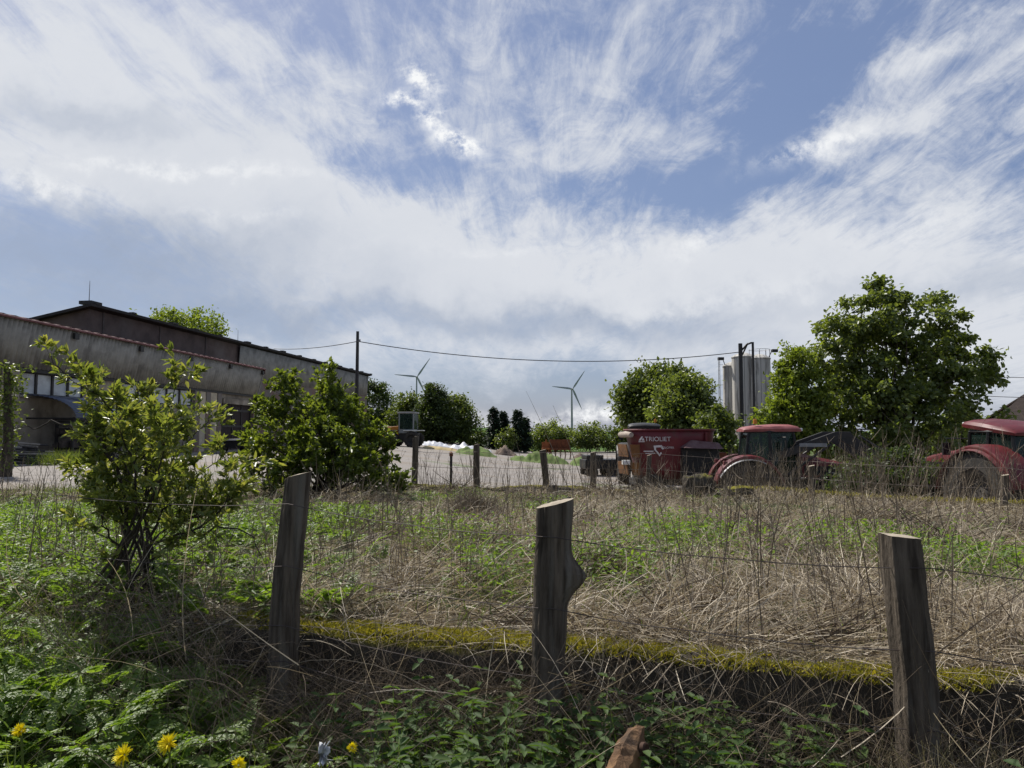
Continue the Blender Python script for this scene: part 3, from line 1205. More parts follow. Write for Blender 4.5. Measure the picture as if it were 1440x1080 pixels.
    m.hexa([(.15, -1.75, 2.0), (1.75, -1.6, 1.95), (1.75, -1.0, 1.95), (.15, -1.0, 2.0), (.6, -1.3, 2.3), (1.7, -1.2, 2.18), (1.7, -1.0, 2.2), (.6, -1.0, 2.3)])
    m.build('discharge_cover', pm('dusty_maroon', (.16, .10, .10), (.10, .05, .05), 3, .8), t, True, bevel=.02)
    m = MB()
    m.box(.2, 1.65, -1.35, -.98, .62, 1.98)
    m.build('dark_discharge_opening', M_black, t, True, bevel=.02)  # solid black block stands for the shade inside the discharge opening
    m = MB()
    m.box(1.75, 2.15, -.8, .8, .95, 1.8)
    m.build('gearbox_housing', M_rust, t, True, bevel=.05)
    # frame, drawbar, wheels
    m = MB()
    m.box(-1.5, 2.2, -.75, .75, .5, .74)
    m.box(2.2, 3.6, -.12, .12, .45, .65)
    m.build('frame', M_dark, t, True, bevel=.02)
    for sg in (-1, 1):
        wheel('wheel', (-.9, sg * .95, .48), .48, .34, t, MATS['muddy_rim'], 16)
    m = MB()
    m.tube([(2.2, -.5, 1.2), (2.9, -.4, 1.5), (3.3, -.2, 1.1)], .05, 6)
    m.tube([(2.2, -.3, 1.4), (3.0, -.2, 1.2), (3.5, 0, .8)], .04, 6)
    m.build('hose', M_black, t, True, shade=True)


mixer_wagon()


def yellow_loader():
    c = at(577, 627, 66)
    z = float(yard_z(np.array(c.x), np.array(c.y)))
    t = thing('farm_vehicle', 'yellow farm vehicle with a pale framed cab, half hidden by the green bush', 'vehicle', (c.x, c.y, z), R(172))
    m = MB()
    m.box(-.4, .9, -.7, .7, 1.25, 1.6)
    for x in (-.45, .85):
        for y in (-.66, .66):
            m.box(x - .05, x + .05, y - .05, y + .05, 1.6, 3.0)
    m.build('cab_frame', pm('pale_cab_paint', (.24, .25, .25), (.18, .19, .19), 4, .5), t, True)
    m = MB()
    m.box(-.6, 1.0, -.78, .78, 3.0, 3.14)
    m.build('cab_roof', M_grey, t, True, bevel=.03)
    for y in (-.69, .69):
        m = MB()
        m.box(-.38, .78, y - .01, y + .01, 1.62, 2.98)
        m.build('cab_window', M_glass, t, True)
    for x in (-.47, .87):
        m = MB()
        m.box(x - .01, x + .01, -.6, .6, 1.62, 2.98)
        m.build('cab_window', M_glass, t, True)
    m = MB()
    m.prism([(.95, .9), (.95, 1.9), (2.3, 1.75), (2.5, 1.5), (2.5, .9)], -.6, .6)
    m.build('engine_cover', M_orange, t, True, bevel=.05)
    m = MB()
    m.box(2.0, 2.35, -.62, .62, 1.78, 1.86)
    m.build('cover_lid', M_white, t, True)
    m = MB()
    m.box(-.75, 2.2, -.55, .55, .55, 1.24)
    m.build('chassis', M_dark, t, True, bevel=.03)
    for x in (-.35, 1.55):
        for sg in (-1, 1):
            wheel('wheel', (x, sg * .8, .7), .7, .5, t, M_dark, 18)
    for x in (-.35, 1.55):
        for sg in (-1, 1):
            m = MB()
            m.box(x - .7, x + .7, sg * .8 - .28, sg * .8 + .28, 1.45, 1.52)
            m.build('fender', M_white if x < 0 else M_dark, t, True, bevel=.02)


yellow_loader()


def silos():
    Y = 66.0
    M_silo = pm('silo_shell', (.56, .535, .48), (.42, .40, .36), .9, .75, .1, stretch=(1, 1, .12), c3=(.19, .18, .16), s3=2.6)
    nt = M_silo.node_tree
    b = NB(nt)
    sp = b.n('ShaderNodeSeparateXYZ')
    nt.links.new(b.n('ShaderNodeTexCoord').outputs['Object'], sp.inputs[0])
    ang = b.m('FRACT', b.m('MULTIPLY', b.m('ARCTAN2', sp.outputs[1], sp.outputs[0]), 14 / 6.28318))
    seam = b.mapr(b.m('ABSOLUTE', b.m('SUBTRACT', ang, .5)), .40, .47)
    pr = nt.nodes['Principled BSDF']
    old = pr.inputs['Base Color'].links[0].from_socket
    nt.links.new(b.mix(b.m('MULTIPLY', seam, .75), old, (.11, .105, .095)), pr.inputs['Base Color'])
    gz0 = -.9
    RW = .72
    spec = [(1045, 22, 497, 'tallest ribbed grey silo behind the twin filling pipes', 0), (1068, 20, 499, 'right-hand grey silo of the cluster with a floodlight on its rim', -.8), (1028, 16, 510, 'slim shorter grey silo with a ladder at the left of the cluster', 1.4)]
    for (px, rpx, pyt, lab, dy) in spec:
        top = at(px, pyt, Y + dy)
        r = rpx * (Y + dy) / FPX * RW
        zt = top.z
        t = thing('silo', lab, 'silo', (top.x, top.y, gz0), 0, 'feed silos')
        m = MB()
        n = 40
        vs, fs = [], []
        prof = [(1.0, 3.1), (1.0, zt - gz0 - .35)]
        rows = []
        for rr, h in prof:
            rows.append([(r * (1 - .035 * (k % 4 == 0)) * math.cos(2 * math.pi * k / n), r * (1 - .035 * (k % 4 == 0)) * math.sin(2 * math.pi * k / n), h) for k in range(n + 1)])
        m.grid(rows)
        m.build('shell', M_silo, t, True, shade=True)
        m = MB()
        m.lathe([(r * 1.02, 3.1), (r * 1.02, 3.0), (.15, 1.0), (.15, .7)], (0, 0, 0), 24)
        m.build('hopper', M_silo, t, True, shade=True)
        m = MB()
        h = zt - gz0
        m.lathe([(r * 1.04, h - .42), (r * 1.05, h - .33), (r * .7, h - .1), (r * .25, h + .05), (.0, h + .06)], (0, 0, 0), 24)
        m.build('roof_cone', M_silo, t, True, shade=True)
        for k in range(4):
            a = math.pi / 4 + k * math.pi / 2
            m = MB()
            m.tube([(r * .95 * math.cos(a), r * .95 * math.sin(a), 0), (r * .95 * math.cos(a), r * .95 * math.sin(a), 3.1)], .08, 6)
            m.build('leg', M_grey, t, True)
        if rpx == 16:
            m = MB()
            x = -r - .35
            for y in (-.2, .2):
                m.tube([(x, y, 2.0), (x, y, h + .3)], .03, 5)
            for k in range(20):
                z = 2.2 + k * (h - 2.2) / 19
                m.tube([(x, -.2, z), (x, .2, z)], .02, 4)
            for k in range(4):
                z = 3.2 + k * (h - 3.4) / 3
                m.tube([(x, 0, z), (-r + .02, 0, z)], .02, 4)
            m.build('ladder', M_grey, t, True)
        if rpx != 22:
            m = MB()
            sx = 1 if rpx == 20 else -1
            m.tube([(sx * r * .8, -.2, h - .3), (sx * (r + .1), -.3, h + .35), (sx * (r + .3), -.4, h + .35)], .04, 6)
            m.box(sx * (r + .3) - .25, sx * (r + .3) + .25, -.6, -.2, h + .2, h + .45)
            m.build('floodlight', M_dark, t, True)
        if rpx == 20:
            m = MB()
            for k in range(10):
                a = 2 * math.pi * k / 10
                p0 = (r * 1.0 * math.cos(a), r * 1.0 * math.sin(a), h - .3)
                m.tube([p0, (p0[0], p0[1], h + .45)], .02, 4)
            m.tube([(r * math.cos(a), r * math.sin(a), h + .45) for a in [2 * math.pi * k / 20 for k in range(21)]], .02, 4)
            m.build('railing', M_grey, t, True)
    # twin posts with brace in front of the silos
    Y = 62.0
    a, b_ = at(1041, 483, Y), at(1058.5, 481, Y)
    t = thing('filling_pipe_frame', 'two dark filling pipes joined by a bent brace, in front of the silos', 'pipe', ((a.x + b_.x) / 2, Y, gz0))
    m = MB()
    m.tube([(a.x, Y, gz0), (a.x, Y, a.z)], .17, 10)
    m.build('pipe', M_dark, t, shade=True)
    m = MB()
    m.tube([(b_.x, Y, gz0), (b_.x, Y, b_.z)], .10, 10)
    m.build('pipe', M_dark, t, shade=True)
    m = MB()
    m.tube([(a.x, Y, a.z - .7), ((a.x + b_.x) / 2, Y, a.z - .1), (b_.x - .1, Y, b_.z - .05)], .08, 8)
    m.tube([((a.x + b_.x) / 2 + .1, Y, a.z + .0), ((a.x + b_.x) / 2 + .05, Y + 1.5, a.z - .9)], .07, 8)
    m.build('brace', M_dark, t, shade=True)


silos()


def wind_turbine(px, py, Y, label, ang0, yaw, blade):
    hub = at(px, py, Y)
    base = -2.0
    t = thing('wind_turbine', label, 'wind turbine', (hub.x, hub.y, base), yaw, 'wind turbines on the horizon')
    h = hub.z - base
    M_t = pm('turbine_grey', (.30, .31, .33), (.28, .29, .31), 1, .5)
    m = MB()
    m.lathe([(2.6, 0), (2.1, h * .5), (1.5, h - 1.5)], (0, 0, 0), 20)
    m.build('tower', M_t, t, True, shade=True)
    m = MB()
    m.hexa([(-1.7, -4, h - 1.8), (1.7, -4, h - 1.8), (1.6, 7, h - 1.5), (-1.6, 7, h - 1.5), (-1.7, -4, h + 1.8), (1.7, -4, h + 1.8), (1.6, 7, h + 1.9), (-1.6, 7, h + 1.9)])
    m.build('nacelle', M_t, t, True, bevel=.5)
    m = MB()
    m.lathe([(0, -7), (1.2, -6.6), (1.9, -5.4), (2.0, -4)], (0, 0, h), 16, 'Y')
    m.build('hub', M_t, t, True, shade=True)
    for k in range(3):
        a = R(ang0 + 120 * k)
        Mb = Matrix.Translation((0, -5.3, h)) @ Matrix.Rotation(a, 4, 'Y')
        m = MB(Mb)
        rows = []
        for i, (f, ch) in enumerate(((0, 1.0), (.06, 1.1), (.14, 1.9), (.25, 2.1), (.5, 1.55), (.75, 1.05), (.93, .6), (1.0, .15))):
            zz = f * blade
            tw = R(18 * (1 - f))
            pts = []
            for (cx, cy) in ((-1, 0), (-.2, .3), (.6, .22), (1.1, 0), (.6, -.14), (-.2, -.3)):
                x, y = cx * ch, cy * ch * (1 if f > .1 else 1.8)
                pts.append((x * math.cos(tw) - y * math.sin(tw), x * math.sin(tw) + y * math.cos(tw) - 1.5 * f * f, zz))
            rows.append(pts + [pts[0]])
        m.grid(rows)
        m.build('blade', M_t, t, True, shade=True)


wind_turbine(586, 530, 1650, 'wind turbine on the left, its tower rising behind the broadleaf trees', 34, R(18), 52)
wind_turbine(804, 547, 1550, 'wind turbine on the right, its tower rising behind low bushes', 35, R(18), 48)


def poles_and_wires():
    top = at(503, 466, 60)
    t = thing('utility_pole', 'slim dark utility pole carrying a wire above the green bush', 'pole', (top.x, top.y, .2))
    m = MB()
    m.tube([(top.x, 60, .2), (top.x, 60, top.z)], [.17, .12], 10)
    m.build('pole', M_dark, t, shade=True)
    m = MB()
    q = at(503, 480, 60)
    m.tube([(q.x, 59.9, q.z), (q.x + .25, 59.9, q.z)], .04, 6)
    m.tube([(q.x + .2, 59.9, q.z - .05), (q.x + .2, 59.9, q.z + .15)], .06, 8)
    m.build('insulator', M_grey, t, shade=True)

    def cable(pts, r, label):
        m = MB()
        m.tube(pts, r, 5)
        o = m.build('cable', M_dark, None, shade=True)
        tag(o, label, 'cable', 'overhead cables')
    e = at(1041, 495, 62)
    pts = []
    for i in range(33):
        f = i / 32
        p = q.lerp(e, f)
        mid = at(790, 507.5, 61)
        sag = (q.z + e.z) / 2 - mid.z
        p.z -= sag * 4 * f * (1 - f)
        pts.append(p)
    cable(pts, .035, 'overhead wire sagging between the utility pole and the filling pipes')
    e = at(385, 490.5, 78)
    pts = []
    for i in range(13):
        f = i / 12
        p = q.lerp(e, f)
        p.z -= .25 * 4 * f * (1 - f)
        pts.append(p)
    cable(pts, .032, 'overhead wire running from the pole back over the barn roof')
    for (ya, yb, lab) in ((553, 558, 'lower thin wire at the right edge above the dark roof'), (526, 529, 'upper thin wire at the right edge beside the tree')):
        a, b_ = at(1330, ya, 45), at(1560, yb, 40)
        pts = [a.lerp(b_, i / 12) - Vector((0, 0, .15 * 4 * (i / 12) * (1 - i / 12))) for i in range(13)]
        cable(pts, .018, lab)


poles_and_wires()


def right_barn():
    # dark roof at the right edge
    a = at(1392, 580, 44)
    r = at(1442, 553, 50)
    t = thing('shed', 'low shed with a dark brown roof behind the right tractor', 'shed', (a.x, a.y, YR))
    M_rf = pm('dark_brown_roof', (.05, .038, .033), (.03, .024, .021), 3, .95, .5, 10, spec=.05)
    rx, ry = r.x, r.y
    m = MB()
    e0, e1 = at(1380, 604, 38), at(1600, 640, 26)
    r1 = Vector((r.x + 10, r.y - 12, r.z))
    far0, far1 = Vector((a.x + 8, 62, a.z - 2)), Vector((r1.x + 14, 44, a.z - 2))
    m.add([e0, e1, r1, r, far0, far1], [(0, 1, 2, 3), (3, 2, 5, 4)])
    m.build('roof', M_rf, t, solid=.12)
    m = MB()
    for z, (p0, p1) in ((0, (e0, e1)),):
        m.add([(p0.x + .6, p0.y + .6, YR), (p1.x + .6, p1.y + .6, YR), (p1.x + .6, p1.y + .6, p1.z), (p0.x + .6, p0.y + .6, p0.z), (r.x + .5, r.y + .2, r.z - .2), (far0.x, far0.y - .6, far0.z), (far0.x, far0.y - .6, YR)],
              [(0, 1, 2, 3), (0, 3, 4, 5, 6)])
    m.build('wall', pm('dark_brown_boards', (.045, .034, .028), (.028, .022, .018), 4, .9, .4, stretch=(3, 3, .4)), t, solid=.2)


right_barn()


# ------------------------------------------------------------------ low yard things in the middle distance
def lumps(name, label, cat, px0, px1, py, Y, h, mat, seed=0, group=None, depth=2.0, sharp=1.0, parent=None):
    a, b_ = at(px0, py, Y), at(px1, py, Y)
    nx, ny = 46, 16
    rs = np.random.RandomState(seed)
    L = b_.x - a.x
    xs = np.linspace(0, 1, nx)
    ys = np.linspace(0, 1, ny)
    Xg, Yg = np.meshgrid(xs, ys)
    env = (np.sin(np.pi * Xg) ** .5) * (np.sin(np.pi * Yg) ** .7)
    H = env * (.55 + .45 * vnoise(Xg * L, Yg * depth, 1.6 * sharp, seed) + .25 * vnoise(Xg * L, Yg * depth, 5 * sharp, seed + 9)) * h
    wx = a.x + Xg * L
    wy = Y - depth / 2 + Yg * depth
    wz = yard_z(wx, wy) - .05 + np.maximum(H, 0)
    o = link_mesh(name, np.stack([wx, wy, wz], -1).reshape(-1, 3), grid_faces(nx, ny), mat, shade=True)
    tag(o, label, cat, group)
    return o


M_film = pm('white_plastic_film', (.60, .61, .63), (.42, .43, .46), 1.5, .35, .5, 4, lo=.4, hi=.75)
lumps('plastic_sheet', 'long flat white silage film lying left of the sand heap', 'plastic sheet', 586, 646, 632, 76, .75, M_film, 3, 'white silage films', 3)
lumps('plastic_sheet', 'crumpled white silage film heaped in front of the broadleaf trees', 'plastic sheet', 632, 692, 634, 74, .8, M_film, 12, 'white silage films', 3, 1.4)
lumps('sand_heap', 'low tan heap of sand at the yard edge', 'heap', 592, 646, 641, 66, .5, pm('tan_sand', (.42, .33, .17), (.3, .24, .12), 2, .95, .4), 5, None, 4)
lumps('rubble_heap', 'brown rubble heap below the dark conifers', 'heap', 696, 728, 636, 70, 1.15, pm('brown_rubble', (.20, .145, .11), (.09, .07, .055), 5, .95, .8), 7, None, 3, 1.6)
lumps('rubble_heap', 'small brown rubble heap between two grass mounds', 'heap', 806, 826, 633, 74, .9, pm('brown_rubble', (.28, .2, .15), (.12, .09, .07), 5, .95, .8), 8, None, 2, 1.6)
M_turf = pm('turf_mound', (.085, .15, .03), (.14, .17, .055), 4, .95, .8, 12)
for k, (x0, x1, y, Y, h, lab) in enumerate(((640, 700, 640, 62, .9, 'grass mound in front of the white film'), (716, 800, 640, 60, 1.1, 'long grass mound at the far side of the yard, under the bushes'), (802, 842, 640, 58, 1.0, 'grass mound beside the dark trailer'))):
    o = lumps('grass_mound', lab, 'grass mound', x0, x1, y, Y, h, M_turf, 20 + k, 'grass mounds', 4)


def far_machines():
    c = at(812, 622, 72)
    z = float(yard_z(np.array(c.x), np.array(c.y)))
    for (px, w, col, lab) in ((768, .8, pm('dull_orange', (.32, .11, .035), (.22, .07, .025), 5, .7), 'small orange implement at the far side of the yard'), (787, 1.9, M_rust, 'rusty red harrow at the far side of the yard')):
        c = at(px, 625, 70)
        z = float(yard_z(np.array(c.x), np.array(c.y)))
        t = thing('implement', lab, 'implement', (c.x, c.y, z))
        m = MB()
        m.box(-w / 2, w / 2, -.5, .5, .9, 1.05)
        m.box(-w / 2, w / 2, -.05, .05, .9, 1.9 if w > 1.5 else 1.6)
        m.build('frame', col, t, True)
        m = MB()
        for k in range(5):
            x = -w / 2 + w * k / 4
            m.tube([(x, 0, .9), (x + .1, -.1, .5), (x, -.2, .0)], .05, 5)
        m.build('tine', col, t, True)
        m = MB()
        m.prism([(-.3, 1.0), (.3, 1.0), (0, 1.9)], -.1, .1)
        m.build('headstock', col, t, True)
    # dark flat trailer left of the wagon
    c = at(842, 640, 44)
    z = float(yard_z(np.array(c.x), np.array(c.y)))
    t = thing('trailer', 'low black flat trailer left of the mixer wagon', 'trailer', (c.x, c.y, z - .1), R(6))
    m = MB()
    m.box(-1.0, 1.15, -.9, .9, .55, 1.1)
    m.box(-.9, .1, -.8, .8, 1.1, 1.35)
    m.build('bed', M_black, t, True, bevel=.05)
    for x in (-.6, .6):
        for sg in (-1, 1):
            wheel('wheel', (x, sg * .75, .38), .38, .3, t, M_dark, 14)
    m = MB()
    m.box(1.15, 2.3, -.06, .06, .6, .7)
    m.build('drawbar', M_grey, t, True)
    # trailer by the barn door
    c = at(345, 637, 44)
    z = .42
    t = thing('trailer', 'dark low trailer with a pale top board, by the barn door', 'trailer', (c.x, c.y, z), R(80))
    m = MB()
    m.box(-1.6, 1.9, -.9, .9, .35, .75)
    m.build('bed', M_black, t, True, bevel=.03)
    m = MB()
    m.box(-1.7, 1.6, -.96, .96, .76, .84)
    m.build('top_board', pm('pale_board', (.5, .48, .45), (.4, .38, .35), 4, .8), t, True)
    for x in (-1.0, 1.2):
        for sg in (-1, 1):
            wheel('wheel', (x, sg * .8, .33), .33, .22, t, M_grey, 14)
    # rods stacked by the barn
    rr = random.Random(8)
    M_rod = pm('pale_pole_wood', (.32, .29, .25), (.2, .18, .15), 8, .8)
    for k in range(16):
        a = at(rr.uniform(-30, 16), rr.uniform(612, 645), 28 + rr.uniform(-1, 1))
        b_ = at(rr.uniform(52, 78), rr.uniform(620, 646), 29 + rr.uniform(-1.5, 1.5))
        a.z = .5 + k * .055
        b_.z = .45 + k * .048 + rr.uniform(-.04, .04)
        m = MB()
        m.tube([a, a.lerp(b_, .5) + Vector((0, 0, rr.uniform(-.03, .05))), b_], [.045, .05, .035], 6)
        o = m.build('rod', M_rod if k % 2 else M_dark, None, shade=True)
        tag(o, 'long thin pole in the untidy stack beside the barn wall', 'pole', 'stacked poles by the barn')


far_machines()

# ------------------------------------------------------------------ vegetation helpers
def unit(v):
    return v / np.maximum(np.linalg.norm(v, axis=-1, keepdims=True), 1e-9)


def leaf_geo(P, D, N, L, W, fold=.3, droop=.1):
    n = len(P)
    D = unit(D)
    S = unit(np.cross(D, N))
    U = np.cross(S, D)
    L = np.broadcast_to(L, (n,))[:, None]
    W = np.broadcast_to(W, (n,))[:, None]
    V = np.empty((n, 6, 3))
    V[:, 0] = P
    V[:, 1] = P + D * L * .33 + S * W * .5 + U * W * fold * .5
    V[:, 2] = P + D * L * .70 + S * W * .36 + U * W * fold * .36 - U * L * droop * .4
    V[:, 3] = P + D * L - U * L * droop
    V[:, 4] = P + D * L * .70 - S * W * .36 + U * W * fold * .36 - U * L * droop * .4
    V[:, 5] = P + D * L * .33 - S * W * .5 + U * W * fold * .5
    b = (np.arange(n) * 6)[:, None]
    F = np.concatenate([b + [0, 1, 2, 3], b + [0, 3, 4, 5]], 1).reshape(-1, 4)
    return V.reshape(-1, 3), F


def blade_geo(P, D, B, L, W, K=4, rs=None, tipw=.12):
    """ribbons starting at P along D, bending towards B"""
    n = len(P)
    L = np.broadcast_to(L, (n,))[:, None]
    W = np.broadcast_to(W, (n,))[:, None]
    side = unit(np.cross(unit(D), rs.normal(size=(n, 3))))
    V = np.empty((n, (K + 1) * 2, 3))
    p = P.copy()
    for k in range(K + 1):
        w = W * (1 - (1 - tipw) * (k / K) ** 1.6)
        V[:, 2 * k] = p - side * w * .5
        V[:, 2 * k + 1] = p + side * w * .5
        d = unit(D + B * (k + .5) / K)
        p = p + d * L / K
    b = (np.arange(n) * (K + 1) * 2)[:, None]
    F = np.concatenate([b + [2 * k, 2 * k + 1, 2 * k + 3, 2 * k + 2] for k in range(K)], 1).reshape(-1, 4)
    return V.reshape(-1, 3), F


def merge(parts):
    Vs, Fs, o = [], [], 0
    for V, F in parts:
        Vs.append(V)
        Fs.append(F + o)
        o += len(V)
    return np.concatenate(Vs), np.concatenate(Fs)


L_tree = leafmat('broad_leaf', (.085, .12, .034), (.17, .21, .068), .5, (1.45, 1.4, .5), .4, spec=.5)
L_dark = leafmat('dark_leaf', (.035, .056, .018), (.072, .10, .03), .4, (1.4, 1.4, .5), .5)
L_mid = leafmat('mid_leaf', (.065, .095, .026), (.13, .165, .048), .45, (1.45, 1.4, .5), .45)
L_lime = leafmat('lime_leaf', (.12, .165, .032), (.20, .245, .055), .5, (1.45, 1.45, .45), .45)
L_bush = leafmat('fresh_green_leaf', (.08, .12, .026), (.165, .205, .055), .5, (1.45, 1.4, .4), .42, spec=.45)
L_thorn = leafmat('yellowish_young_leaf', (.10, .14, .034), (.23, .27, .08), .48, (1.35, 1.3, .5), .36, c3=(.27, .28, .10), spec=.5)
L_fir = leafmat('fir_needle', (.012, .026, .014), (.028, .05, .022), .15, None, .6)
L_pars = leafmat('parsley_leaf', (.095, .16, .032), (.20, .27, .065), .5, (1.4, 1.5, .45), .45)
L_nettle = leafmat('nettle_leaf', (.05, .095, .028), (.10, .15, .045), .42, (1.4, 1.5, .5), .6, spec=.2)
L_grass = leafmat('grass_blade', (.075, .115, .026), (.165, .20, .065), .42, (1.4, 1.4, .5), .45)
L_straw = leafmat('straw_blade', (.30, .24, .165), (.60, .52, .39), .25, (1.0, .95, .8), .55, c3=(.12, .09, .06))
L_stalk = leafmat('dead_stalk', (.085, .062, .042), (.26, .21, .15), .05, (1, 1, 1), .8)
L_moss = leafmat('moss_tuft', (.18, .19, .024), (.46, .41, .06), .35, (1.2, 1.1, .4), .7)
M_twig = pm('dark_twig_bark', (.06, .048, .038), (.03, .024, .02), 14, .9, .3)


def bez(a, b, c, n=6):
    return [a.lerp(b, t).lerp(b.lerp(c, t), t) for t in [i / n for i in range(n + 1)]]


def tree(name, label, base, ells, leaf, mat, seed, nclump=90, per=110, cr=.6, trunk_r=.2, nlimb=26, group=None, cat='tree', shell=.55, wfac=.62, fork=.25, stems=1, bark=None, rag=.10):
    """ells: crown lobes (cx, cy, cz, rx, ry, rz) in world space"""
    rs = np.random.RandomState(seed)
    rr = random.Random(seed)
    base = Vector(base)
    t = thing(name, label, cat, base, 0, group)
    E = np.array(ells, dtype=float)
    wts = (E[:, 3] * E[:, 4] * E[:, 5]) ** .67
    idx = rs.choice(len(E), nclump, p=wts / wts.sum())
    d = unit(rs.normal(size=(nclump, 3)))
    rad = shell + (1.02 - shell) * rs.uniform(size=(nclump, 1)) ** .6
    rad *= 1 + rag * rs.normal(size=(nclump, 1))
    C = E[idx, :3] + d * rad * E[idx, 3:6]
    C[:, 2] = np.maximum(C[:, 2], base.z + .3)
    # leaves around clump centres, clumps flattened
    per = int(per * .85)
    k = np.repeat(np.arange(nclump), per)
    cs = .9 * cr * rs.uniform(.55, 1.25, size=(nclump, 1))
    off = rs.normal(size=(len(k), 3)) * np.array([.55, .55, .40]) * cs[k]
    P = C[k] + off
    P[:, 2] = np.maximum(P[:, 2], base.z + .05)
    out = unit(P - E[idx, :3][k])
    D = unit(rs.normal(size=(len(k), 3)) + out * .55 + np.array([0, 0, -.25]))
    N = unit(rs.normal(size=(len(k), 3)) * .75 + np.array([0, 0, 1.0]) + out * .3)
    L = leaf * rs.uniform(.6, 1.25, len(k))
    V, F = leaf_geo(P, D, N, L, L * wfac)
    link_mesh('crown', V, F, mat, t)
    # trunk and limbs
    m = MB()
    top = Vector(E[np.argmax(E[:, 5] * E[:, 3]), :3])
    for s in range(stems):
        q = top + Vector((rr.uniform(-.3, .3), rr.uniform(-.3, .3), 0)) * (1 + stems * .5)
        b0 = base + Vector((rr.uniform(-.2, .2), rr.uniform(-.2, .2), -.15)) * (stems > 1)
        mid = b0.lerp(q, .5) + Vector((rr.uniform(-.3, .3), rr.uniform(-.3, .3), 0)) * trunk_r * 3
        path = bez(b0, mid, q, 7)
        m.tube(path, [trunk_r * (1 - .8 * i / 7) / stems ** .5 for i in range(8)], 9)
        for i in range(nlimb // stems):
            c = Vector(C[rr.randrange(nclump)])
            f = rr.uniform(fork, .95)
            p = path[min(6, int(f * 7))].lerp(path[min(7, int(f * 7) + 1)], f * 7 % 1)
            r0 = trunk_r * (1 - .8 * f) * .5 / stems ** .5
            mm = p.lerp(c, .45) + Vector((0, 0, rr.uniform(-.1, .25))) * (c - p).length
            m.tube(bez(p, mm, c, 5), [r0 * (1 - .85 * i / 5) + .004 for i in range(6)], 5)
    m.build('trunk', bark or M_bark, t, shade=True)
    return t


def ell(px, py, Y, rxp, ryp, depth=None):
    c = at(px, py, Y)
    rx = rxp * Y / FPX
    return (c.x, c.y, c.z, rx, depth or rx, ryp * Y / FPX)


def foot(px, Y, z=None):
    c = at(px, 600, Y)
    return (c.x, c.y, float(gz(c.x, c.y)) if z is None else z)


# ------------------------------------------------------------------ trees and bushes of the middle distance
G_far = 'trees beyond the yard'
tree('broadleaf_tree', 'sunlit treetop showing above the brown barn wall', foot(252, 96), [ell(252, 480, 96, 60, 46), ell(225, 462, 97, 28, 26), ell(290, 475, 95, 30, 26)], .42, L_lime, 1, 120, 90, 1.5, .35, 18)
tree('broadleaf_tree', 'dark green tree right behind the far end of the barn', foot(528, 104), [ell(527, 575, 104, 26, 42), ell(545, 595, 102, 18, 30), ell(512, 570, 105, 20, 34)], .36, L_dark, 2, 130, 90, 1.1, .3, 14, G_far)
tree('broadleaf_tree', 'mid green rounded tree behind the pale framed cab', foot(575, 98), [ell(572, 588, 98, 24, 32), ell(590, 600, 97, 18, 28), ell(558, 602, 98, 14, 24)], .36, L_mid, 3, 120, 85, 1.0, .25, 12, G_far)
tree('broadleaf_tree', 'tall dark dense tree in the middle of the broadleaf clump', foot(614, 92), [ell(612, 582, 92, 24, 38), ell(610, 560, 92, 15, 17), ell(622, 602, 91, 22, 24), ell(600, 600, 91, 15, 26)], .32, L_dark, 4, 190, 90, .85, .3, 12, G_far, shell=.45)
tree('broadleaf_tree', 'lighter tree at the right end of the broadleaf clump', foot(650, 94), [ell(644, 588, 94, 22, 30), ell(656, 604, 93, 16, 20), ell(636, 575, 95, 15, 18)], .34, L_mid, 5, 130, 80, .95, .25, 12, G_far)
tree('bush', 'pale round bush in front of the dark conifers', foot(713, 84), [ell(713, 620, 84, 13, 13)], .24, L_tree, 6, 40, 80, .6, .06, 10, 'round bushes beyond the yard', 'bush')
tree('bush', 'wide green bush right of the conifers, below the turbine', foot(773, 98), [ell(773, 612, 98, 26, 18), ell(757, 617, 97, 14, 13), ell(795, 616, 98, 16, 15)], .30, L_tree, 7, 100, 80, .9, .1, 12, 'round bushes beyond the yard', 'bush')
tree('bush', 'round green bush left of the small dark trailer', foot(830, 96), [ell(830, 613, 96, 17, 16), ell(815, 620, 95, 12, 10)], .30, L_tree, 8, 60, 80, .8, .1, 10, 'round bushes beyond the yard', 'bush')
tree('bush', 'green bush behind the dark trailer and the wagon', foot(862, 94), [ell(860, 616, 94, 18, 15), ell(880, 612, 94, 14, 16)], .30, L_mid, 9, 60, 80, .8, .1, 10, 'round bushes beyond the yard', 'bush')
tree('bush', 'low green bush at the right foot of the broadleaf clump', foot(674, 90), [ell(674, 619, 90, 13, 9)], .26, L_mid, 10, 30, 70, .6, .06, 8, 'round bushes beyond the yard', 'bush')
tree('round_tree', 'large round leafy tree behind the maroon wagon, the taller of two', foot(925, 62, -1), [ell(925, 566, 62, 46, 50), ell(905, 560, 61, 34, 36), ell(945, 545, 62, 30, 32), ell(888, 575, 61, 18, 24)], .36, L_mid, 11, 210, 110, .95, .3, 22, 'round trees behind the wagon')
tree('round_tree', 'smaller yellow-green round tree behind the wagon, in front of the taller one', foot(968, 54, -1), [ell(963, 575, 54, 40, 44), ell(985, 590, 53, 26, 30), ell(940, 590, 53, 20, 28)], .28, L_tree, 12, 190, 110, .8, .22, 20, 'round trees behind the wagon')
tree('bush', 'tall green bush between the wagon and the silos', foot(1005, 42, -1), [ell(1006, 612, 42, 24, 38), ell(992, 630, 41, 16, 24), ell(1022, 640, 41, 20, 26)], .22, L_mid, 13, 120, 90, .6, .1, 16, None, 'bush', stems=3)
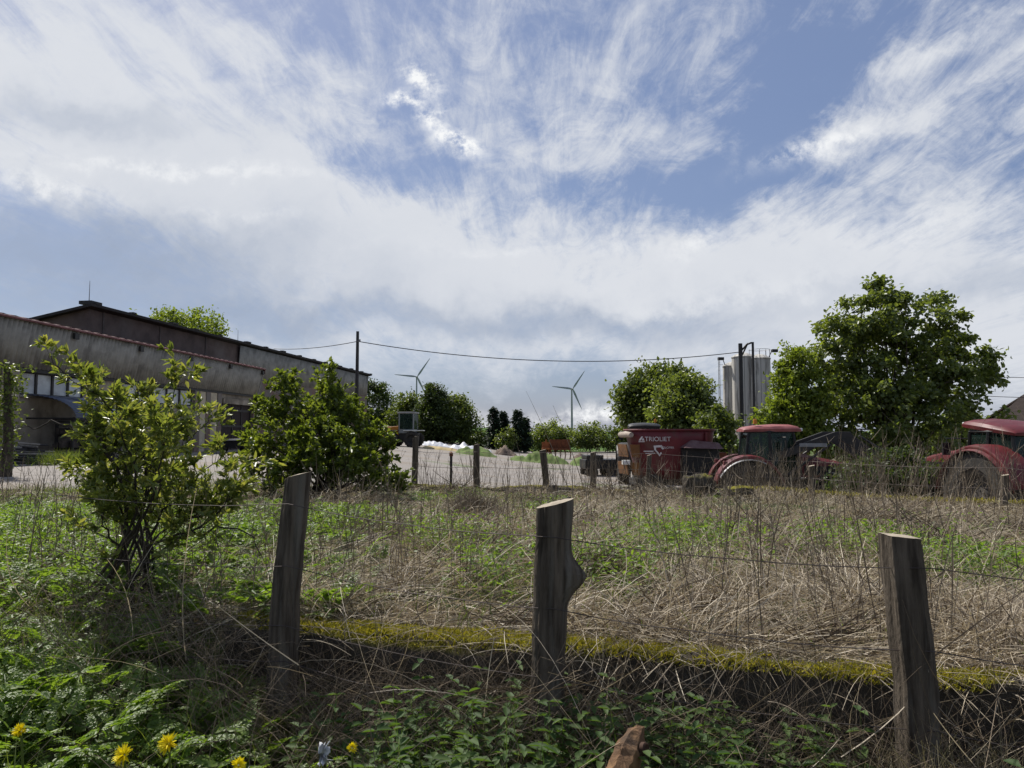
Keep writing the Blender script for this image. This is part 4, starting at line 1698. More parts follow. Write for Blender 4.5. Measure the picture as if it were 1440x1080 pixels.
tree('young_tree', 'yellow-green young tree at the left of the big leafy tree', foot(1108, 29, -1), [ell(1118, 565, 29, 34, 72), ell(1096, 605, 28.6, 30, 46), ell(1140, 590, 28.5, 34, 66), ell(1112, 518, 29, 16, 32)], .16, L_lime, 14, 230, 85, .36, .14, 30, None, stems=2, shell=.4)
big = [ell(1245, 520, 30, 88, 84), ell(1225, 455, 30, 54, 52), ell(1300, 470, 30, 54, 48), ell(1340, 520, 30, 46, 46), ell(1180, 490, 30, 44, 54), ell(1215, 585, 29, 82, 62),
       ell(1310, 585, 29.5, 68, 44), ell(1160, 600, 29, 48, 48), ell(1375, 515, 30, 28, 26), ell(1240, 415, 30, 20, 24), ell(1310, 432, 30, 26, 22), ell(1195, 425, 30, 14, 16), ell(1262, 640, 28.5, 70, 36), ell(1395, 530, 30, 14, 12)]
tree('maple_tree', 'big leafy tree with large leaves behind the two red tractors', foot(1252, 29.5, -1), big, .18, L_tree, 15, 440, 88, .40, .24, 110, None, stems=4, shell=.45, wfac=.8, fork=.1, rag=.15)
tree('bush', 'low green bush below the big tree beside the dark shed roof', foot(1392, 34, -1), [ell(1362, 598, 34, 18, 15), ell(1340, 612, 33, 34, 26)], .20, L_tree, 16, 90, 90, .5, .08, 14, None, 'bush')


tree('bramble_bush', 'low dark brambles under the big leafy tree, behind the ledge', foot(1238, 19.5, -.9), [ell(1215, 676, 19.5, 40, 24), ell(1262, 668, 20, 46, 32), ell(1300, 680, 19, 26, 20)], .12, L_dark, 17, 130, 85, .34, .05, 16, None, 'bush', stems=3)


def conifer(label, px, pyt, Y, wpx, seed):
    rs = np.random.RandomState(seed)
    f = Vector(foot(px, Y))
    top = at(px, pyt, Y)
    h = top.z - f.z
    rb = wpx * Y / FPX
    t = thing('spruce', label, 'conifer', f, 0, 'dark conifers beyond the yard')
    P, D, Ls = [], [], []
    m = MB()
    m.tube([f, f.lerp(top, .5) + Vector((.05, 0, 0)), Vector((f.x, f.y, top.z))], [.2, .12, .02], 7)
    nb = 150
    for i in range(nb):
        u = (i + rs.uniform()) / nb
        z = .4 + (h - .4) * u
        r = rb * (1 - u) ** .8 * rs.uniform(.65, 1.1) + .12
        a = rs.uniform(0, 6.283)
        p0 = Vector((f.x, f.y, f.z + z))
        dr = Vector((math.cos(a), math.sin(a), -.25))
        m.tube([p0, p0 + dr * r * .6, p0 + dr * r + Vector((0, 0, .08))], [.03, .02, .006], 4)
        for j in range(14):
            q = p0 + dr * r * rs.uniform(.15, 1.05)
            P.append(q + Vector(rs.normal(size=3) * .12))
            D.append((dr.x + rs.normal() * .5, dr.y + rs.normal() * .5, -.3 + rs.normal() * .35))
    P, D = np.array(P), np.array(D)
    N = unit(rs.normal(size=P.shape) * .4 + [0, 0, 1])
    L = rs.uniform(.25, .5, len(P))
    V, F = leaf_geo(P, D, N, L, L * .38)
    link_mesh('crown', V, F, L_fir, t)
    m.build('trunk', M_bark, t)


conifer('dark pointed conifer, left and tallest of the conifer group', 694, 574, 86, 13, 31)
conifer('slim dark conifer in the middle of the conifer group', 708, 580, 87, 11, 32)
conifer('broad dark conifer at the right of the conifer group', 728, 577, 85, 16, 33)
conifer('short dark conifer squeezed between the broad and slim ones', 738, 588, 86, 11, 34)

# ------------------------------------------------------------------ ivy pole at the left edge
def ivy_pole():
    Y = 20.0
    a = at(8, 660, Y)
    b_ = at(10, 520, Y)
    g = float(gz(a.x, a.y))
    t = thing('dead_tree', 'ivy-grown dead trunk at the left edge before the barn', 'tree', (a.x, a.y, g))
    m = MB()
    m.tube([(a.x, Y, g - .1), (a.x + .05, Y, g + 1), (b_.x, Y, b_.z)], [.16, .13, .08], 9)
    m.build('trunk', M_bark, t, shade=True)
    rs = np.random.RandomState(5)
    n = 900
    u = rs.uniform(size=n) ** .7
    P = np.stack([a.x + (b_.x - a.x) * u + rs.normal(size=n) * (.14 + .12 * u), Y + rs.normal(size=n) * .18, g + .2 + (b_.z - g) * u], 1)
    D = unit(rs.normal(size=(n, 3)) + [0, 0, -.5])
    V, F = leaf_geo(P, D, unit(rs.normal(size=(n, 3)) + [0, -.6, .5]), rs.uniform(.07, .13, n), rs.uniform(.06, .10, n))
    link_mesh('ivy', V, F, L_mid, t)


ivy_pole()


# ------------------------------------------------------------------ the two shrubs with real branches
def shrub(name, label, base, targets, seed, leafL, leafW, mat, twig_n, twig_len, r0, t0=.3, leaf_step=.03, whorl=4, sub=True, bare=()):
    rs = np.random.RandomState(seed)
    rr = random.Random(seed)
    base = Vector(base)
    t = thing(name, label, 'shrub', base)
    m = MB()
    LP, LD = [], []

    def rv(s=1.0):
        return Vector(rs.normal(size=3) * s)

    def leafy(path):
        tot = sum((path[i + 1] - path[i]).length for i in range(len(path) - 1))
        n = max(3, int(tot / leaf_step))
        for i in range(n):
            f = (i + .5 + rr.uniform(-.3, .3)) / n * (len(path) - 1)
            k = min(int(f), len(path) - 2)
            p = path[k].lerp(path[k + 1], f - k)
            d = (path[k + 1] - path[k]).normalized()
            q = (d * .55 + rv(.62) + Vector((0, 0, .12))).normalized()
            LP.append(p)
            LD.append(q)
        d = (path[-1] - path[-2]).normalized()
        for _ in range(whorl):
            LP.append(path[-1])
            LD.append((d + rv(.45)).normalized())

    def twig(p, d, L, r, lev):
        d = d.normalized()
        pts = [p]
        q = p
        for k in range(4):
            d = (d + rv(.16) + Vector((0, 0, .10))).normalized()
            q = q + d * L / 4
            pts.append(q)
        m.tube(pts, [r * (1 - .75 * i / 4) for i in range(5)], 4, cap=False)
        leafy(pts[1:] if lev else pts[2:])
        if lev < 1 and sub:
            for k in range(rr.randint(2, 4)):
                i = rr.randint(1, 3)
                twig(pts[i], (d + rv(.7)), L * rr.uniform(.35, .6), r * .55, lev + 1)

    for j, tg in enumerate(targets):
        leafed = True
        pts = [Vector(p) for p in tg]
        b0 = base + Vector((rr.uniform(-.3, .3), rr.uniform(-.2, .2), -.05))
        path = [b0] + pts
        # resample with a little crookedness
        fine = []
        for i in range(len(path) - 1):
            for k in range(4):
                f = k / 4
                p0 = path[max(i - 1, 0)]
                p1, p2 = path[i], path[i + 1]
                p3 = path[min(i + 2, len(path) - 1)]
                p = .5 * ((2 * p1) + (p2 - p0) * f + (2 * p0 - 5 * p1 + 4 * p2 - p3) * f * f + (3 * p1 - p0 - 3 * p2 + p3) * f ** 3)
                fine.append(p + rv(.012))
        fine.append(path[-1])
        n = len(fine)
        m.tube(fine, [r0 * (1 - .86 * (i / (n - 1)) ** .8) for i in range(n)], 6, cap=False)
        if j in bare:
            continue
        tot = sum((fine[i + 1] - fine[i]).length for i in range(n - 1))
        for k in range(int(twig_n * tot)):
            f = t0 + (1 - t0) * rr.uniform(0, 1) ** .8
            i = min(int(f * (n - 1)), n - 2)
            p = fine[i].lerp(fine[i + 1], f * (n - 1) - i)
            d = (fine[i + 1] - fine[i]).normalized()
            perp = rv()
            perp = (perp - d * perp.dot(d)).normalized()
            twig(p, d * .6 + perp * .9 + Vector((0, 0, .25)), twig_len * rr.uniform(.4, 1.1) * (1.15 - .5 * f), r0 * .28 * (1.2 - .7 * f), 0)
        leafy(fine[int(n * .7):])
    m.build('branches', M_twig, t, shade=True)
    P = np.array([tuple(p) for p in LP])
    D = np.array([tuple(p) for p in LD])
    n = len(P)
    N = unit(rs.normal(size=(n, 3)) * .6 + [0, 0, 1])
    L = leafL * rs.uniform(.55, 1.2, n)
    V, F = leaf_geo(P, D, N, L, L * leafW / leafL * rs.uniform(.8, 1.2, n), .35, .18)
    link_mesh('foliage', V, F, mat, t)
    return t, n


def A(px, py, Y):
    return at(px, py, Y)


g = float(gz(-2.6, 5.1))
left_targets = [
    [A(205, 700, 5.0), A(190, 610, 4.9), A(140, 560, 4.8), A(72, 512, 4.7)],
    [A(190, 700, 5.1), A(165, 600, 5.1), A(122, 540, 5.1)],
    [A(185, 720, 5.2), A(175, 620, 5.3), A(200, 560, 5.3)],
    [A(205, 720, 5.0), A(235, 620, 4.9), A(252, 526, 4.8)],
    [A(210, 730, 5.2), A(250, 640, 5.3), A(300, 585, 5.4)],
    [A(220, 740, 4.9), A(270, 680, 4.8), A(320, 640, 4.8)],
    [A(180, 740, 4.9), A(150, 680, 4.8), A(135, 640, 4.7)],
    [A(175, 750, 5.2), A(140, 700, 5.3), A(118, 672, 5.3)],
    [A(215, 760, 4.8), A(265, 730, 4.7), A(330, 700, 4.6)],
    [A(190, 720, 4.7), A(185, 640, 4.6), A(170, 585, 4.5)],
    [A(200, 720, 4.7), A(225, 660, 4.5), A(235, 610, 4.5)],
    [A(170, 770, 4.8), A(145, 740, 4.6), A(142, 720, 4.5)],
    [A(205, 740, 5.4), A(225, 650, 5.6), A(215, 590, 5.7)],
    [A(195, 745, 4.9), A(160, 655, 4.9), A(132, 612, 4.8)],
    [A(215, 770, 4.7), A(285, 750, 4.6), A(345, 745, 4.5), A(372, 790, 4.5)],
    [A(165, 660, 4.7), A(105, 605, 4.6), A(75, 590, 4.6), A(45, 603, 4.6), A(32, 598, 4.6)],
    [A(225, 770, 4.7), A(300, 730, 4.6), A(340, 660, 4.5)],
]
t_, n_ = shrub('thorn_shrub', 'tall straggly shrub with narrow yellow-green leaves, left of the fence posts', (-2.62, 5.0, g), left_targets, 7, .064, .024, L_thorn, 11, .30, .013, .24, .024, 5, True, bare=(14, 15))
print('thorn leaves', n_)

# rounder green bush behind, centre left
g = float(gz(-3.35, 13.2))
rr_ = random.Random(3)
tg = []
for (px, py, dY) in ((345, 600, 0), (362, 560, .3), (385, 545, -.4), (395, 520, 0), (408, 508, .2), (430, 545, -.7), (455, 515, .3), (470, 530, -.3), (490, 528, .2), (500, 560, -.6), (515, 555, .2), (530, 590, -.2), (548, 600, .3),
                     (560, 640, -.2), (575, 665, .1), (350, 640, -.5), (370, 600, -.9), (420, 600, -1.2), (450, 580, -1.0), (480, 600, -1.2), (520, 640, -1.0), (400, 650, -1.2), (440, 640, -1.5), (490, 650, -1.4), (540, 670, -.9), (465, 500, 0), (600, 690, -.3), (380, 690, -1.0), (360, 670, -.4), (560, 620, -.3)):
    py = py + (30 if py < 560 else 18 if py < 620 else 5)
    px = px - max(0, px - 500) * .3
    p = A(px, py, 13.2 + dY)
    b0 = Vector((-3.35, 13.2, g))
    tg.append([b0.lerp(p, .4) + Vector((0, 0, .12)), b0.lerp(p, .72) + Vector((0, 0, .08)), p])
t_, n_ = shrub('green_bush', 'dense fresh green bush in front of the barn, behind the round post', (-3.35, 13.2, g), tg, 9, .10, .055, L_bush, 11, .48, .03, .25, .036, 4)
print('bush leaves', n_)


# ------------------------------------------------------------------ near fence: posts, wires
M_post = pm('weathered_post_wood', (.155, .127, .098), (.046, .037, .029), 22, .95, 1.0, 40, stretch=(1, 1, .08), c3=(.17, .155, .13), s3=9, spec=.1)
M_cut = pm('cut_wood_top', (.42, .36, .27), (.25, .21, .155), 20, .85, .3)
M_wire = pm('rusty_fence_wire', (.10, .085, .075), (.06, .045, .04), 20, .6, metal=.5)


def post(label, pts, rads, seed, bulge=None, square=False, name='fence_post', group='fence posts of the near fence', n=40):
    """pts: world centre line from the bottom to the top"""
    rs = np.random.RandomState(seed)
    t = thing(name, label, 'fence post', pts[0], 0, group)
    K = 60 if n > 20 else 14
    cracks = [(rs.uniform(0, 6.28), rs.uniform(.05, .12), rs.uniform(.05, .16), rs.uniform(-.5, .5)) for _ in range(9)]
    pts = [Vector(p) for p in pts]
    lens = [0]
    for i in range(len(pts) - 1):
        lens.append(lens[-1] + (pts[i + 1] - pts[i]).length)
    V, F = [], []
    ph = rs.uniform(0, 6.28, 6)
    for k in range(K + 1):
        s = lens[-1] * k / K
        i = max(j for j in range(len(pts) - 1) if lens[j] <= s + 1e-6)
        f = (s - lens[i]) / (lens[i + 1] - lens[i])
        c = pts[i].lerp(pts[i + 1], f)
        r = rads[i] * (1 - f) + rads[i + 1] * f
        for a in range(n):
            an = 2 * math.pi * a / n
            if square:
                ca, sa = math.cos(an + ph[5] * 0), math.sin(an)
                q = 1.0 / max(abs(ca), abs(sa)) * .86
                rr2 = r * min(q, 1.12)
            else:
                rr2 = r
            rr2 *= 1 + .05 * math.sin(2 * an + ph[0] + s * 2) + .03 * math.sin(5 * an + ph[1] + s * 4) + .018 * math.sin(11 * an + ph[2]) + .02 * math.sin(s * 23 + ph[3]) + .008 * rs.normal()
            sl = s / lens[-1]
            for (ca_, wd_, dp_, dr_) in cracks:
                dd = (an - ca_ - dr_ * sl + math.pi) % (2 * math.pi) - math.pi
                rr2 *= 1 - dp_ * (.4 + .6 * sl) * math.exp(-(dd / wd_) ** 2)
            x, y = rr2 * math.cos(an), rr2 * math.sin(an)
            if bulge:
                bs, ba, bw, bh = bulge
                e = math.exp(-((s / lens[-1] - bs) / bw) ** 2) * max(0, math.cos(an - ba)) ** 1.5
                x += e * bh * math.cos(ba)
                y += e * bh * math.sin(ba)
            tilt = .25 * x * (k == K) if not square else -.1 * x * (k == K)
            V.append((c.x + x, c.y + y, c.z + tilt))
        if k:
            b0 = (k - 1) * n
            for a in range(n):
                F.append((b0 + a, b0 + (a + 1) % n, b0 + n + (a + 1) % n, b0 + n + a))
    link_mesh('shaft', V, F, M_post, t, shade=False)
    ringv = [Vector(v) for v in V[-n:]]
    cen = sum(ringv, Vector()) / n
    Vt = [tuple(v + Vector((0, 0, .002))) for v in ringv] + [tuple(cen + Vector((0, 0, .006)))]
    link_mesh('cut_top', Vt, [(a, (a + 1) % n, n) for a in range(n)], M_cut, t)
    return t


def zg(x, y):
    return float(gz(x, y))


p0, p1, p2 = at(398, 930, 3.92), at(402, 840, 3.92), at(420, 668, 3.94)
post('round leaning post with a flat sawn top, left of the three near posts', [(p0.x - .01, p0.y, zg(p0.x, p0.y - .1) - .1), p0, p1, p2], [.080, .078, .072, .064], 1)
p0, p1, p2 = at(770, 960, 3.42), at(773, 850, 3.42), at(780, 708, 3.42)
post('dark post with a bulging knot on its side, middle of the near fence', [(p0.x, p0.y, .05), p0, p1, p2], [.078, .077, .079, .080], 2, bulge=(.735, 0.0, .055, .075))
p0, p1, p2 = at(1287, 960, 2.98), at(1275, 850, 2.98), at(1265, 754, 3.0)
post('split square post with a pale side, right of the three near posts', [(p0.x, p0.y, .0), p0, p1, p2], [.078, .080, .079, .078], 3, square=True)

# back fence
G_b = 'fence posts on the low back wall'
for (px, pt, pb, Y, w, lean, lab) in ((584, 614, 692, 15.6, 9, 2, 'post beside the green bush, the tallest on the low back wall'),
                                      (670, 625, 688, 15.2, 9, 0, 'straight dark post in the back fence, left of the leaning one'),
                                      (765, 633, 690, 14.8, 10, -4, 'short leaning post in the middle of the back fence'),
                                      (834, 636, 690, 14.6, 8, 0, 'slim post in the back fence just left of the wagon'),
                                      (912, 640, 692, 14.4, 7, 2, 'thin post in the back fence in front of the wagon lettering'),
                                      (1141, 655, 690, 13.2, 9, 0, 'stubby post in front of the loader tractor hood'),
                                      (1413, 668, 705, 10.9, 9, 1, 'stubby pale post in front of the right tractor wheel')):
    a, b_ = at(px - lean, pb + 6, Y), at(px + lean * .5, pt, Y)
    post(lab, [a, a.lerp(b_, .4), b_], [w * Y / FPX / 2] * 3, int(px), group=G_b, n=10)
a, b_ = at(634, 690, 15.4), at(634.5, 637, 15.4)
t = thing('metal_stake', 'thin dark metal stake between two back fence posts', 'stake', a)
m = MB()
m.tube([a, b_], .028, 8)
m.build('shaft', M_dark, t)
m = MB()
m.lathe([(.0, .03), (.04, .0), (.04, -.06), (.028, -.07)], (b_.x, b_.y, b_.z), 8)
m.build('cap', M_rust, t)


def wire(label, pts, r, group, sag=.02, seed=0):
    rr = random.Random(seed)
    m = MB()
    out = []
    for i in range(len(pts) - 1):
        for k in range(8):
            f = k / 8
            p = Vector(pts[i]).lerp(Vector(pts[i + 1]), f)
            p.z -= sag * 4 * f * (1 - f) + rr.uniform(-.003, .003)
            out.append(p)
    out.append(Vector(pts[-1]))
    m.tube(out, r, 4)
    o = m.build('fence_wire', M_wire)
    tag(o, label, 'wire', group)


for k, (zz, lab) in enumerate(((1.18, 'upper sagging wire strung across the three near posts'), (.86, 'middle wire strung across the three near posts'), (.56, 'lower wire near the moss on the three near posts'), (.38, 'lowest wire in front of the mossy wall'))):
    dz = [.10, .06, .0, -.05]
    wire(lab, [(-2.6, 4.2, zz + .12), (-1.16, 3.83, zz + .10), (.2, 3.33, zz), (1.64, 2.90, zz - .06), (3.0, 2.5, zz - .1)], .0022, 'wires of the near fence', .03, k)
for k, (zz, lab) in enumerate(((1.25, 'upper wire of the back fence'), (.95, 'lower wire of the back fence'))):
    pts = []
    for px, Y in ((584, 15.5), (670, 15.1), (765, 14.7), (834, 14.5), (912, 14.3), (1141, 13.1), (1413, 10.8), (1500, 10.2)):
        q = at(px, 600, Y)
        pts.append((q.x, Y, zz if px < 1000 else zz - .12))
    wire(lab, pts, .004, 'wires of the back fence', .03, 10 + k)


# ------------------------------------------------------------------ walls
def strip_wall(name, label, xs, yfun, ztop, zbot, thick, mat, seed, rough=.03, top_h=None):
    rs = np.random.RandomState(seed)
    prof_n = 22
    V = []
    for i, x in enumerate(xs):
        y = float(yfun(x))
        zt = ztop(x)
        zb = zbot(x)
        prof = []
        for k in range(prof_n):
            f = k / (prof_n - 1)
            if f < .5:
                yy, zz = y - thick * .5, zb + (zt - zb) * f / .5
            elif f < .8:
                yy, zz = y - thick * .5 + thick * (f - .5) / .3, zt
            else:
                yy, zz = y + thick * .5, zt - (zt - zb) * (f - .8) / .2
            # rounded upper edges
            e = max(0, 1 - abs(f - .5) / .05) + max(0, 1 - abs(f - .8) / .05)
            zz -= .035 * e
            n1 = float(vnoise(np.array(x * 1.0 + f * 3), np.array(f * 7.0), 3.0, seed)) * rough + float(vnoise(np.array(x), np.array(f * 9.0), 11.0, seed + 3)) * rough * .6
            V.append((x + rs.normal() * .004, yy - n1 * .8, zz + (n1 * .8 if .45 < f < .85 else 0)))
    o = link_mesh(name, V, grid_faces(prof_n, len(xs)), mat, shade=True)
    tag(o, label, 'wall')
    return o


def wall_mat(name, mossy=1.0):
    m = bpy.data.materials.new(name)
    m.use_nodes = True
    nt = m.node_tree
    b = NB(nt)
    p = nt.nodes['Principled BSDF']
    g = b.n('ShaderNodeNewGeometry')
    pos = g.outputs['Position']
    n1 = b.noise(pos, 7, 6, .65).outputs['Fac']
    n2 = b.noise(pos, 1.6, 5, .6).outputs['Fac']
    n3 = b.noise(pos, 40, 5, .7).outputs['Fac']
    conc = b.mix(n1, (.035, .03, .024), (.11, .095, .075))
    sep = b.n('ShaderNodeSeparateXYZ')
    nt.links.new(g.outputs['Normal'], sep.inputs[0])
    moss = b.mix(n3, (.10, .10, .016), (.34, .30, .045))
    f = b.m('MULTIPLY', b.mapr(sep.outputs[2], .5, .85), b.mapr(n2, .42, .56), clamp=True)
    nt.links.new(b.mix(f, conc, moss), p.inputs['Base Color'])
    p.inputs['Roughness'].default_value = .95
    p.inputs['Specular IOR Level'].default_value = .1
    bn = b.n('ShaderNodeBump')
    bn.inputs['Strength'].default_value = .9
    bn.inputs['Distance'].default_value = .03
    nt.links.new(n3, bn.inputs['Height'])
    nt.links.new(bn.outputs[0], p.inputs['Normal'])
    return m


M_wall = wall_mat('mossy_dark_concrete')
NEAR_TOP = lambda x: .580 + .010 * math.sin(x * 3.1) + .012 * x
strip_wall('mossy_wall', 'low dark wall with a bright yellow-green mossy top, behind the near posts', np.linspace(-1.65, 5.2, 260), lambda x: wall_y(x) + .10, NEAR_TOP, lambda x: -.05, .20, M_wall, 5, .035)
strip_wall('low_wall', 'long low stone ledge carrying the back fence posts', np.linspace(-2.6, 13.5, 300), wall2_y, lambda x: .545 + .03 * math.sin(x * 1.7), lambda x: -.9, .34, M_wall, 8, .05)

# ------------------------------------------------------------------ ground cover
def field_points(n, rs, y0=None, y1=None, pw=1.1, margin=1.0, xr=None):
    """points of the strip between the two walls, denser near the camera"""
    out = []
    while sum(len(o) for o in out) < n:
        u = rs.uniform(size=n * 2)
        lo, hi = 2.9, 16.5
        e = 1 - pw
        Y = (lo ** e + u * (hi ** e - lo ** e)) ** (1 / e) if abs(e) > 1e-6 else lo * (hi / lo) ** u
        X = rs.uniform(-1, 1, n * 2) * (.76 * Y + margin)
        ok = (Y > wall_y(X) + .02) & (Y < wall2_y(X) + .1)
        if xr is not None:
            ok &= (X > xr[0]) & (X < xr[1])
        out.append(np.stack([X, Y], 1)[ok])
    return np.concatenate(out)[:n]


def green_patch(X, Y):
    """1 where fresh green shows through the straw"""
    g = smooth((vnoise(X * .9, Y * .7, 1.5, 41) + .1) / .5) * .55
    def spot(px, py, rx, ry):
        d = 1.08 * FPX / (py - 608)
        x = (px - 720) / FPX * d
        return np.exp(-((X - x) / (rx * d / FPX)) ** 2 - ((Y - d) / (ry)) ** 2)
    s = 0
    for a in ((950, 770, 70, 1.0), (1190, 770, 60, .7), (1360, 810, 90, .7), (740, 700, 60, 1.6), (480, 735, 70, 1.4), (350, 760, 70, 1.2), (970, 690, 40, 1.2), (700, 820, 70, .5), (620, 760, 50, .8), (860, 820, 60, .5), (640, 690, 40, 1.5)):
        s = s + spot(*a)
    left = smooth((-X - .42 * Y + .25) / 1.3)
    return np.clip(g * .46 + s * 1.15 + left * .8, 0, 1)


def put(X, Y, dz=0.0):
    z = gz(X, Y)
    return np.stack([X, Y, z + dz], 1)


rs = np.random.RandomState(77)
# matted straw
q = field_points(46000, rs)
gp = green_patch(q[:, 0], q[:, 1])
hole = smooth((vnoise(q[:, 0], q[:, 1], 3.1, 47) - .15) / .5)
q = q[rs.uniform(size=len(q)) > np.maximum(gp * .80, hole * .75)]
n = len(q)
lump = np.clip(vnoise(q[:, 0], q[:, 1], 2.4, 51), -.5, 1.2)
P = put(q[:, 0], q[:, 1], rs.uniform(0, .07, n) + np.maximum(lump, 0) * .10)
ang = vnoise(q[:, 0], q[:, 1], 1.2, 52) * 3 + rs.normal(size=n) * .9
up = np.abs(rs.normal(size=n)) * .28 + .03
keepl = rs.uniform(size=n)
up = np.where(keepl < .12, up + .6, up)
D = np.stack([np.cos(ang), np.sin(ang) * .8, up], 1)
B = np.stack([rs.normal(size=n) * .4, rs.normal(size=n) * .4, -.35 - rs.uniform(size=n) * .5], 1)
V, F = blade_geo(P, D, B, rs.uniform(.18, .62, n), rs.uniform(.0026, .0062, n) * (1 + .035 * q[:, 1]), 4, rs, .3)
o = link_mesh('matted_straw', V, F, L_straw)
tag(o, 'matted pale dead grass lying across the field', 'dead grass', kind='stuff')

# tall bleached grass along the back ledge and lower left of it
n = 5200
X = rs.uniform(1.0, 12.5, n)
Y = wall2_y(X) - np.abs(rs.normal(size=n)) * .9 - .26
keep = rs.uniform(size=n) < np.where(X < 4.2, .35, 1)
X, Y = X[keep], Y[keep]
n = len(X)
P = put(X, Y)
D = np.stack([rs.normal(size=n) * .35 - .1, rs.normal(size=n) * .3 - .15, np.ones(n)], 1)
B = np.stack([rs.normal(size=n) * .9, -.5 + rs.normal(size=n) * .7, -rs.uniform(.2, 1.6, n)], 1)
V, F = blade_geo(P, D, B, rs.uniform(.18, .42, n), rs.uniform(.006, .013, n), 5, rs, .2)
o = link_mesh('bleached_grass', V, F, L_straw)
tag(o, 'tall bleached dead grass in front of the back ledge', 'dead grass', kind='stuff')

# bent straw tussocks
qc = field_points(230, rs, pw=.8)
k = np.repeat(np.arange(len(qc)), 110)
n = len(k)
sc = rs.uniform(.6, 1.3, len(qc))[k]
lean = rs.normal(size=(len(qc), 2))[k] * .5
P = put(qc[k, 0] + rs.normal(size=n) * .10 * sc, qc[k, 1] + rs.normal(size=n) * .10 * sc)
D = np.stack([rs.normal(size=n) * .5 + lean[:, 0], rs.normal(size=n) * .5 + lean[:, 1], np.ones(n)], 1)
B = np.stack([rs.normal(size=n) * .7 + lean[:, 0], rs.normal(size=n) * .7 + lean[:, 1], -rs.uniform(.4, 2.2, n)], 1)
V, F = blade_geo(P, D, B, rs.uniform(.18, .6, n) * sc, rs.uniform(.003, .0062, n) * (1 + .03 * qc[k, 1]), 6, rs, .3)
o = link_mesh('straw_tussocks', V, F, L_straw)
tag(o, 'bent pale straw tussocks standing out of the flattened field', 'dead grass', kind='stuff')

# collapsed heaps of brown dead brush
qc = np.concatenate([field_points(40, rs, pw=.7), np.array([[-1.55, 7.3], [.9, 9.0], [-.8, 11.5], [3.2, 9.5], [-2.2, 9.8], [2.3, 6.2], [4.6, 9.0]])])
k = np.repeat(np.arange(len(qc)), 150)
n = len(k)
sc = rs.uniform(.6, 1.5, len(qc))[k]
P = put(qc[k, 0] + rs.normal(size=n) * .20 * sc, qc[k, 1] + rs.normal(size=n) * .16 * sc)
P[:, 2] += rs.uniform(0, .16, n) * sc * np.exp(-((P[:, 0] - qc[k, 0]) / (.3 * sc)) ** 2)
a = rs.uniform(0, 6.283, n)
D = np.stack([np.cos(a), np.sin(a), rs.normal(size=n) * .35 + .2], 1)
V, F = blade_geo(P, D, rs.normal(size=(n, 3)) * .5, rs.uniform(.15, .5, n) * sc, rs.uniform(.004, .009, n) * (1 + .03 * qc[k, 1]), 5, rs, .4)
o = link_mesh('brush_heaps', V, F, leafmat('brown_brush', (.06, .045, .032), (.20, .155, .11), .05, (1, 1, 1), .85, spec=.1))
tag(o, 'collapsed heaps of brown dead brush in the field', 'dead brush', kind='stuff')

# fresh grass between the straw
q = field_points(60000, rs)
gp = green_patch(q[:, 0], q[:, 1])
q = q[rs.uniform(size=len(q)) < gp * .85 + .05]
n = len(q)
P = put(q[:, 0], q[:, 1])
D = np.stack([rs.normal(size=n) * .35, rs.normal(size=n) * .35, np.ones(n)], 1)
B = np.stack([rs.normal(size=n) * .8, rs.normal(size=n) * .8, -rs.uniform(0, .9, n)], 1)
V, F = blade_geo(P, D, B, rs.uniform(.07, .24, n) * (1 - .55 * smooth((q[:, 1] - 8) / 4)), rs.uniform(.004, .008, n) * (1 + .04 * q[:, 1]), 3, rs)
o = link_mesh('green_grass', V, F, L_grass)
tag(o, 'fresh green grass growing through the straw', 'grass', kind='stuff')

# leafy herbs in the green patches
q = field_points(22000, rs)
gp = green_patch(q[:, 0], q[:, 1])
q = q[rs.uniform(size=len(q)) < gp ** 1.6]
k = np.repeat(np.arange(len(q)), 6)
n = len(k)
hh = rs.uniform(.04, .30, n) * (1 - .6 * smooth((q[k, 1] - 8) / 4))
P = put(q[k, 0] + rs.normal(size=n) * .06, q[k, 1] + rs.normal(size=n) * .06) + np.stack([np.zeros(n), np.zeros(n), hh], 1)
D = unit(rs.normal(size=(n, 3)) * [1, 1, .5])
V, F = leaf_geo(P, D, unit(rs.normal(size=(n, 3)) * .5 + [0, 0, 1]), rs.uniform(.025, .06, n), rs.uniform(.012, .026, n))
o = link_mesh('field_herbs', V, F, L_pars)
tag(o, 'low leafy green weeds in patches between the dead grass', 'weeds', kind='stuff')


# standing dead stalks (thin, forked)
def stalks(P, H, r, rs, forks=2):
    parts = []
    n = len(P)
    D = np.stack([rs.normal(size=n) * .13, rs.normal(size=n) * .13, np.ones(n)], 1)
    B = np.stack([rs.normal(size=n) * .22, rs.normal(size=n) * .22, np.zeros(n)], 1)
    parts.append(blade_geo(P, D, B, H, r, 5, rs, .5))
    for _ in range(forks):
        f = rs.uniform(.45, .95, n)
        d = unit(D + B * (f[:, None]) * .5)
        P2 = P + d * (H * f)[:, None]
        D2 = d + rs.normal(size=(n, 3)) * .5
        parts.append(blade_geo(P2, D2, np.array([[0, 0, .5]]) + rs.normal(size=(n, 3)) * .2, H * rs.uniform(.12, .3, n), r * .7, 3, rs, .5))
    return merge(parts)


q = field_points(1900, rs, pw=.9)
w = vnoise(q[:, 0], q[:, 1], .9, 61)
q = q[w > -.25]
n = len(q)
V, F = stalks(put(q[:, 0], q[:, 1]), rs.uniform(.25, .85, n), rs.uniform(.004, .007, n) * (1 + .05 * q[:, 1]), rs)
o = link_mesh('dead_stalks', V, F, L_stalk)
tag(o, 'thin upright brown dead stalks scattered across the field', 'dead stalks', kind='stuff')

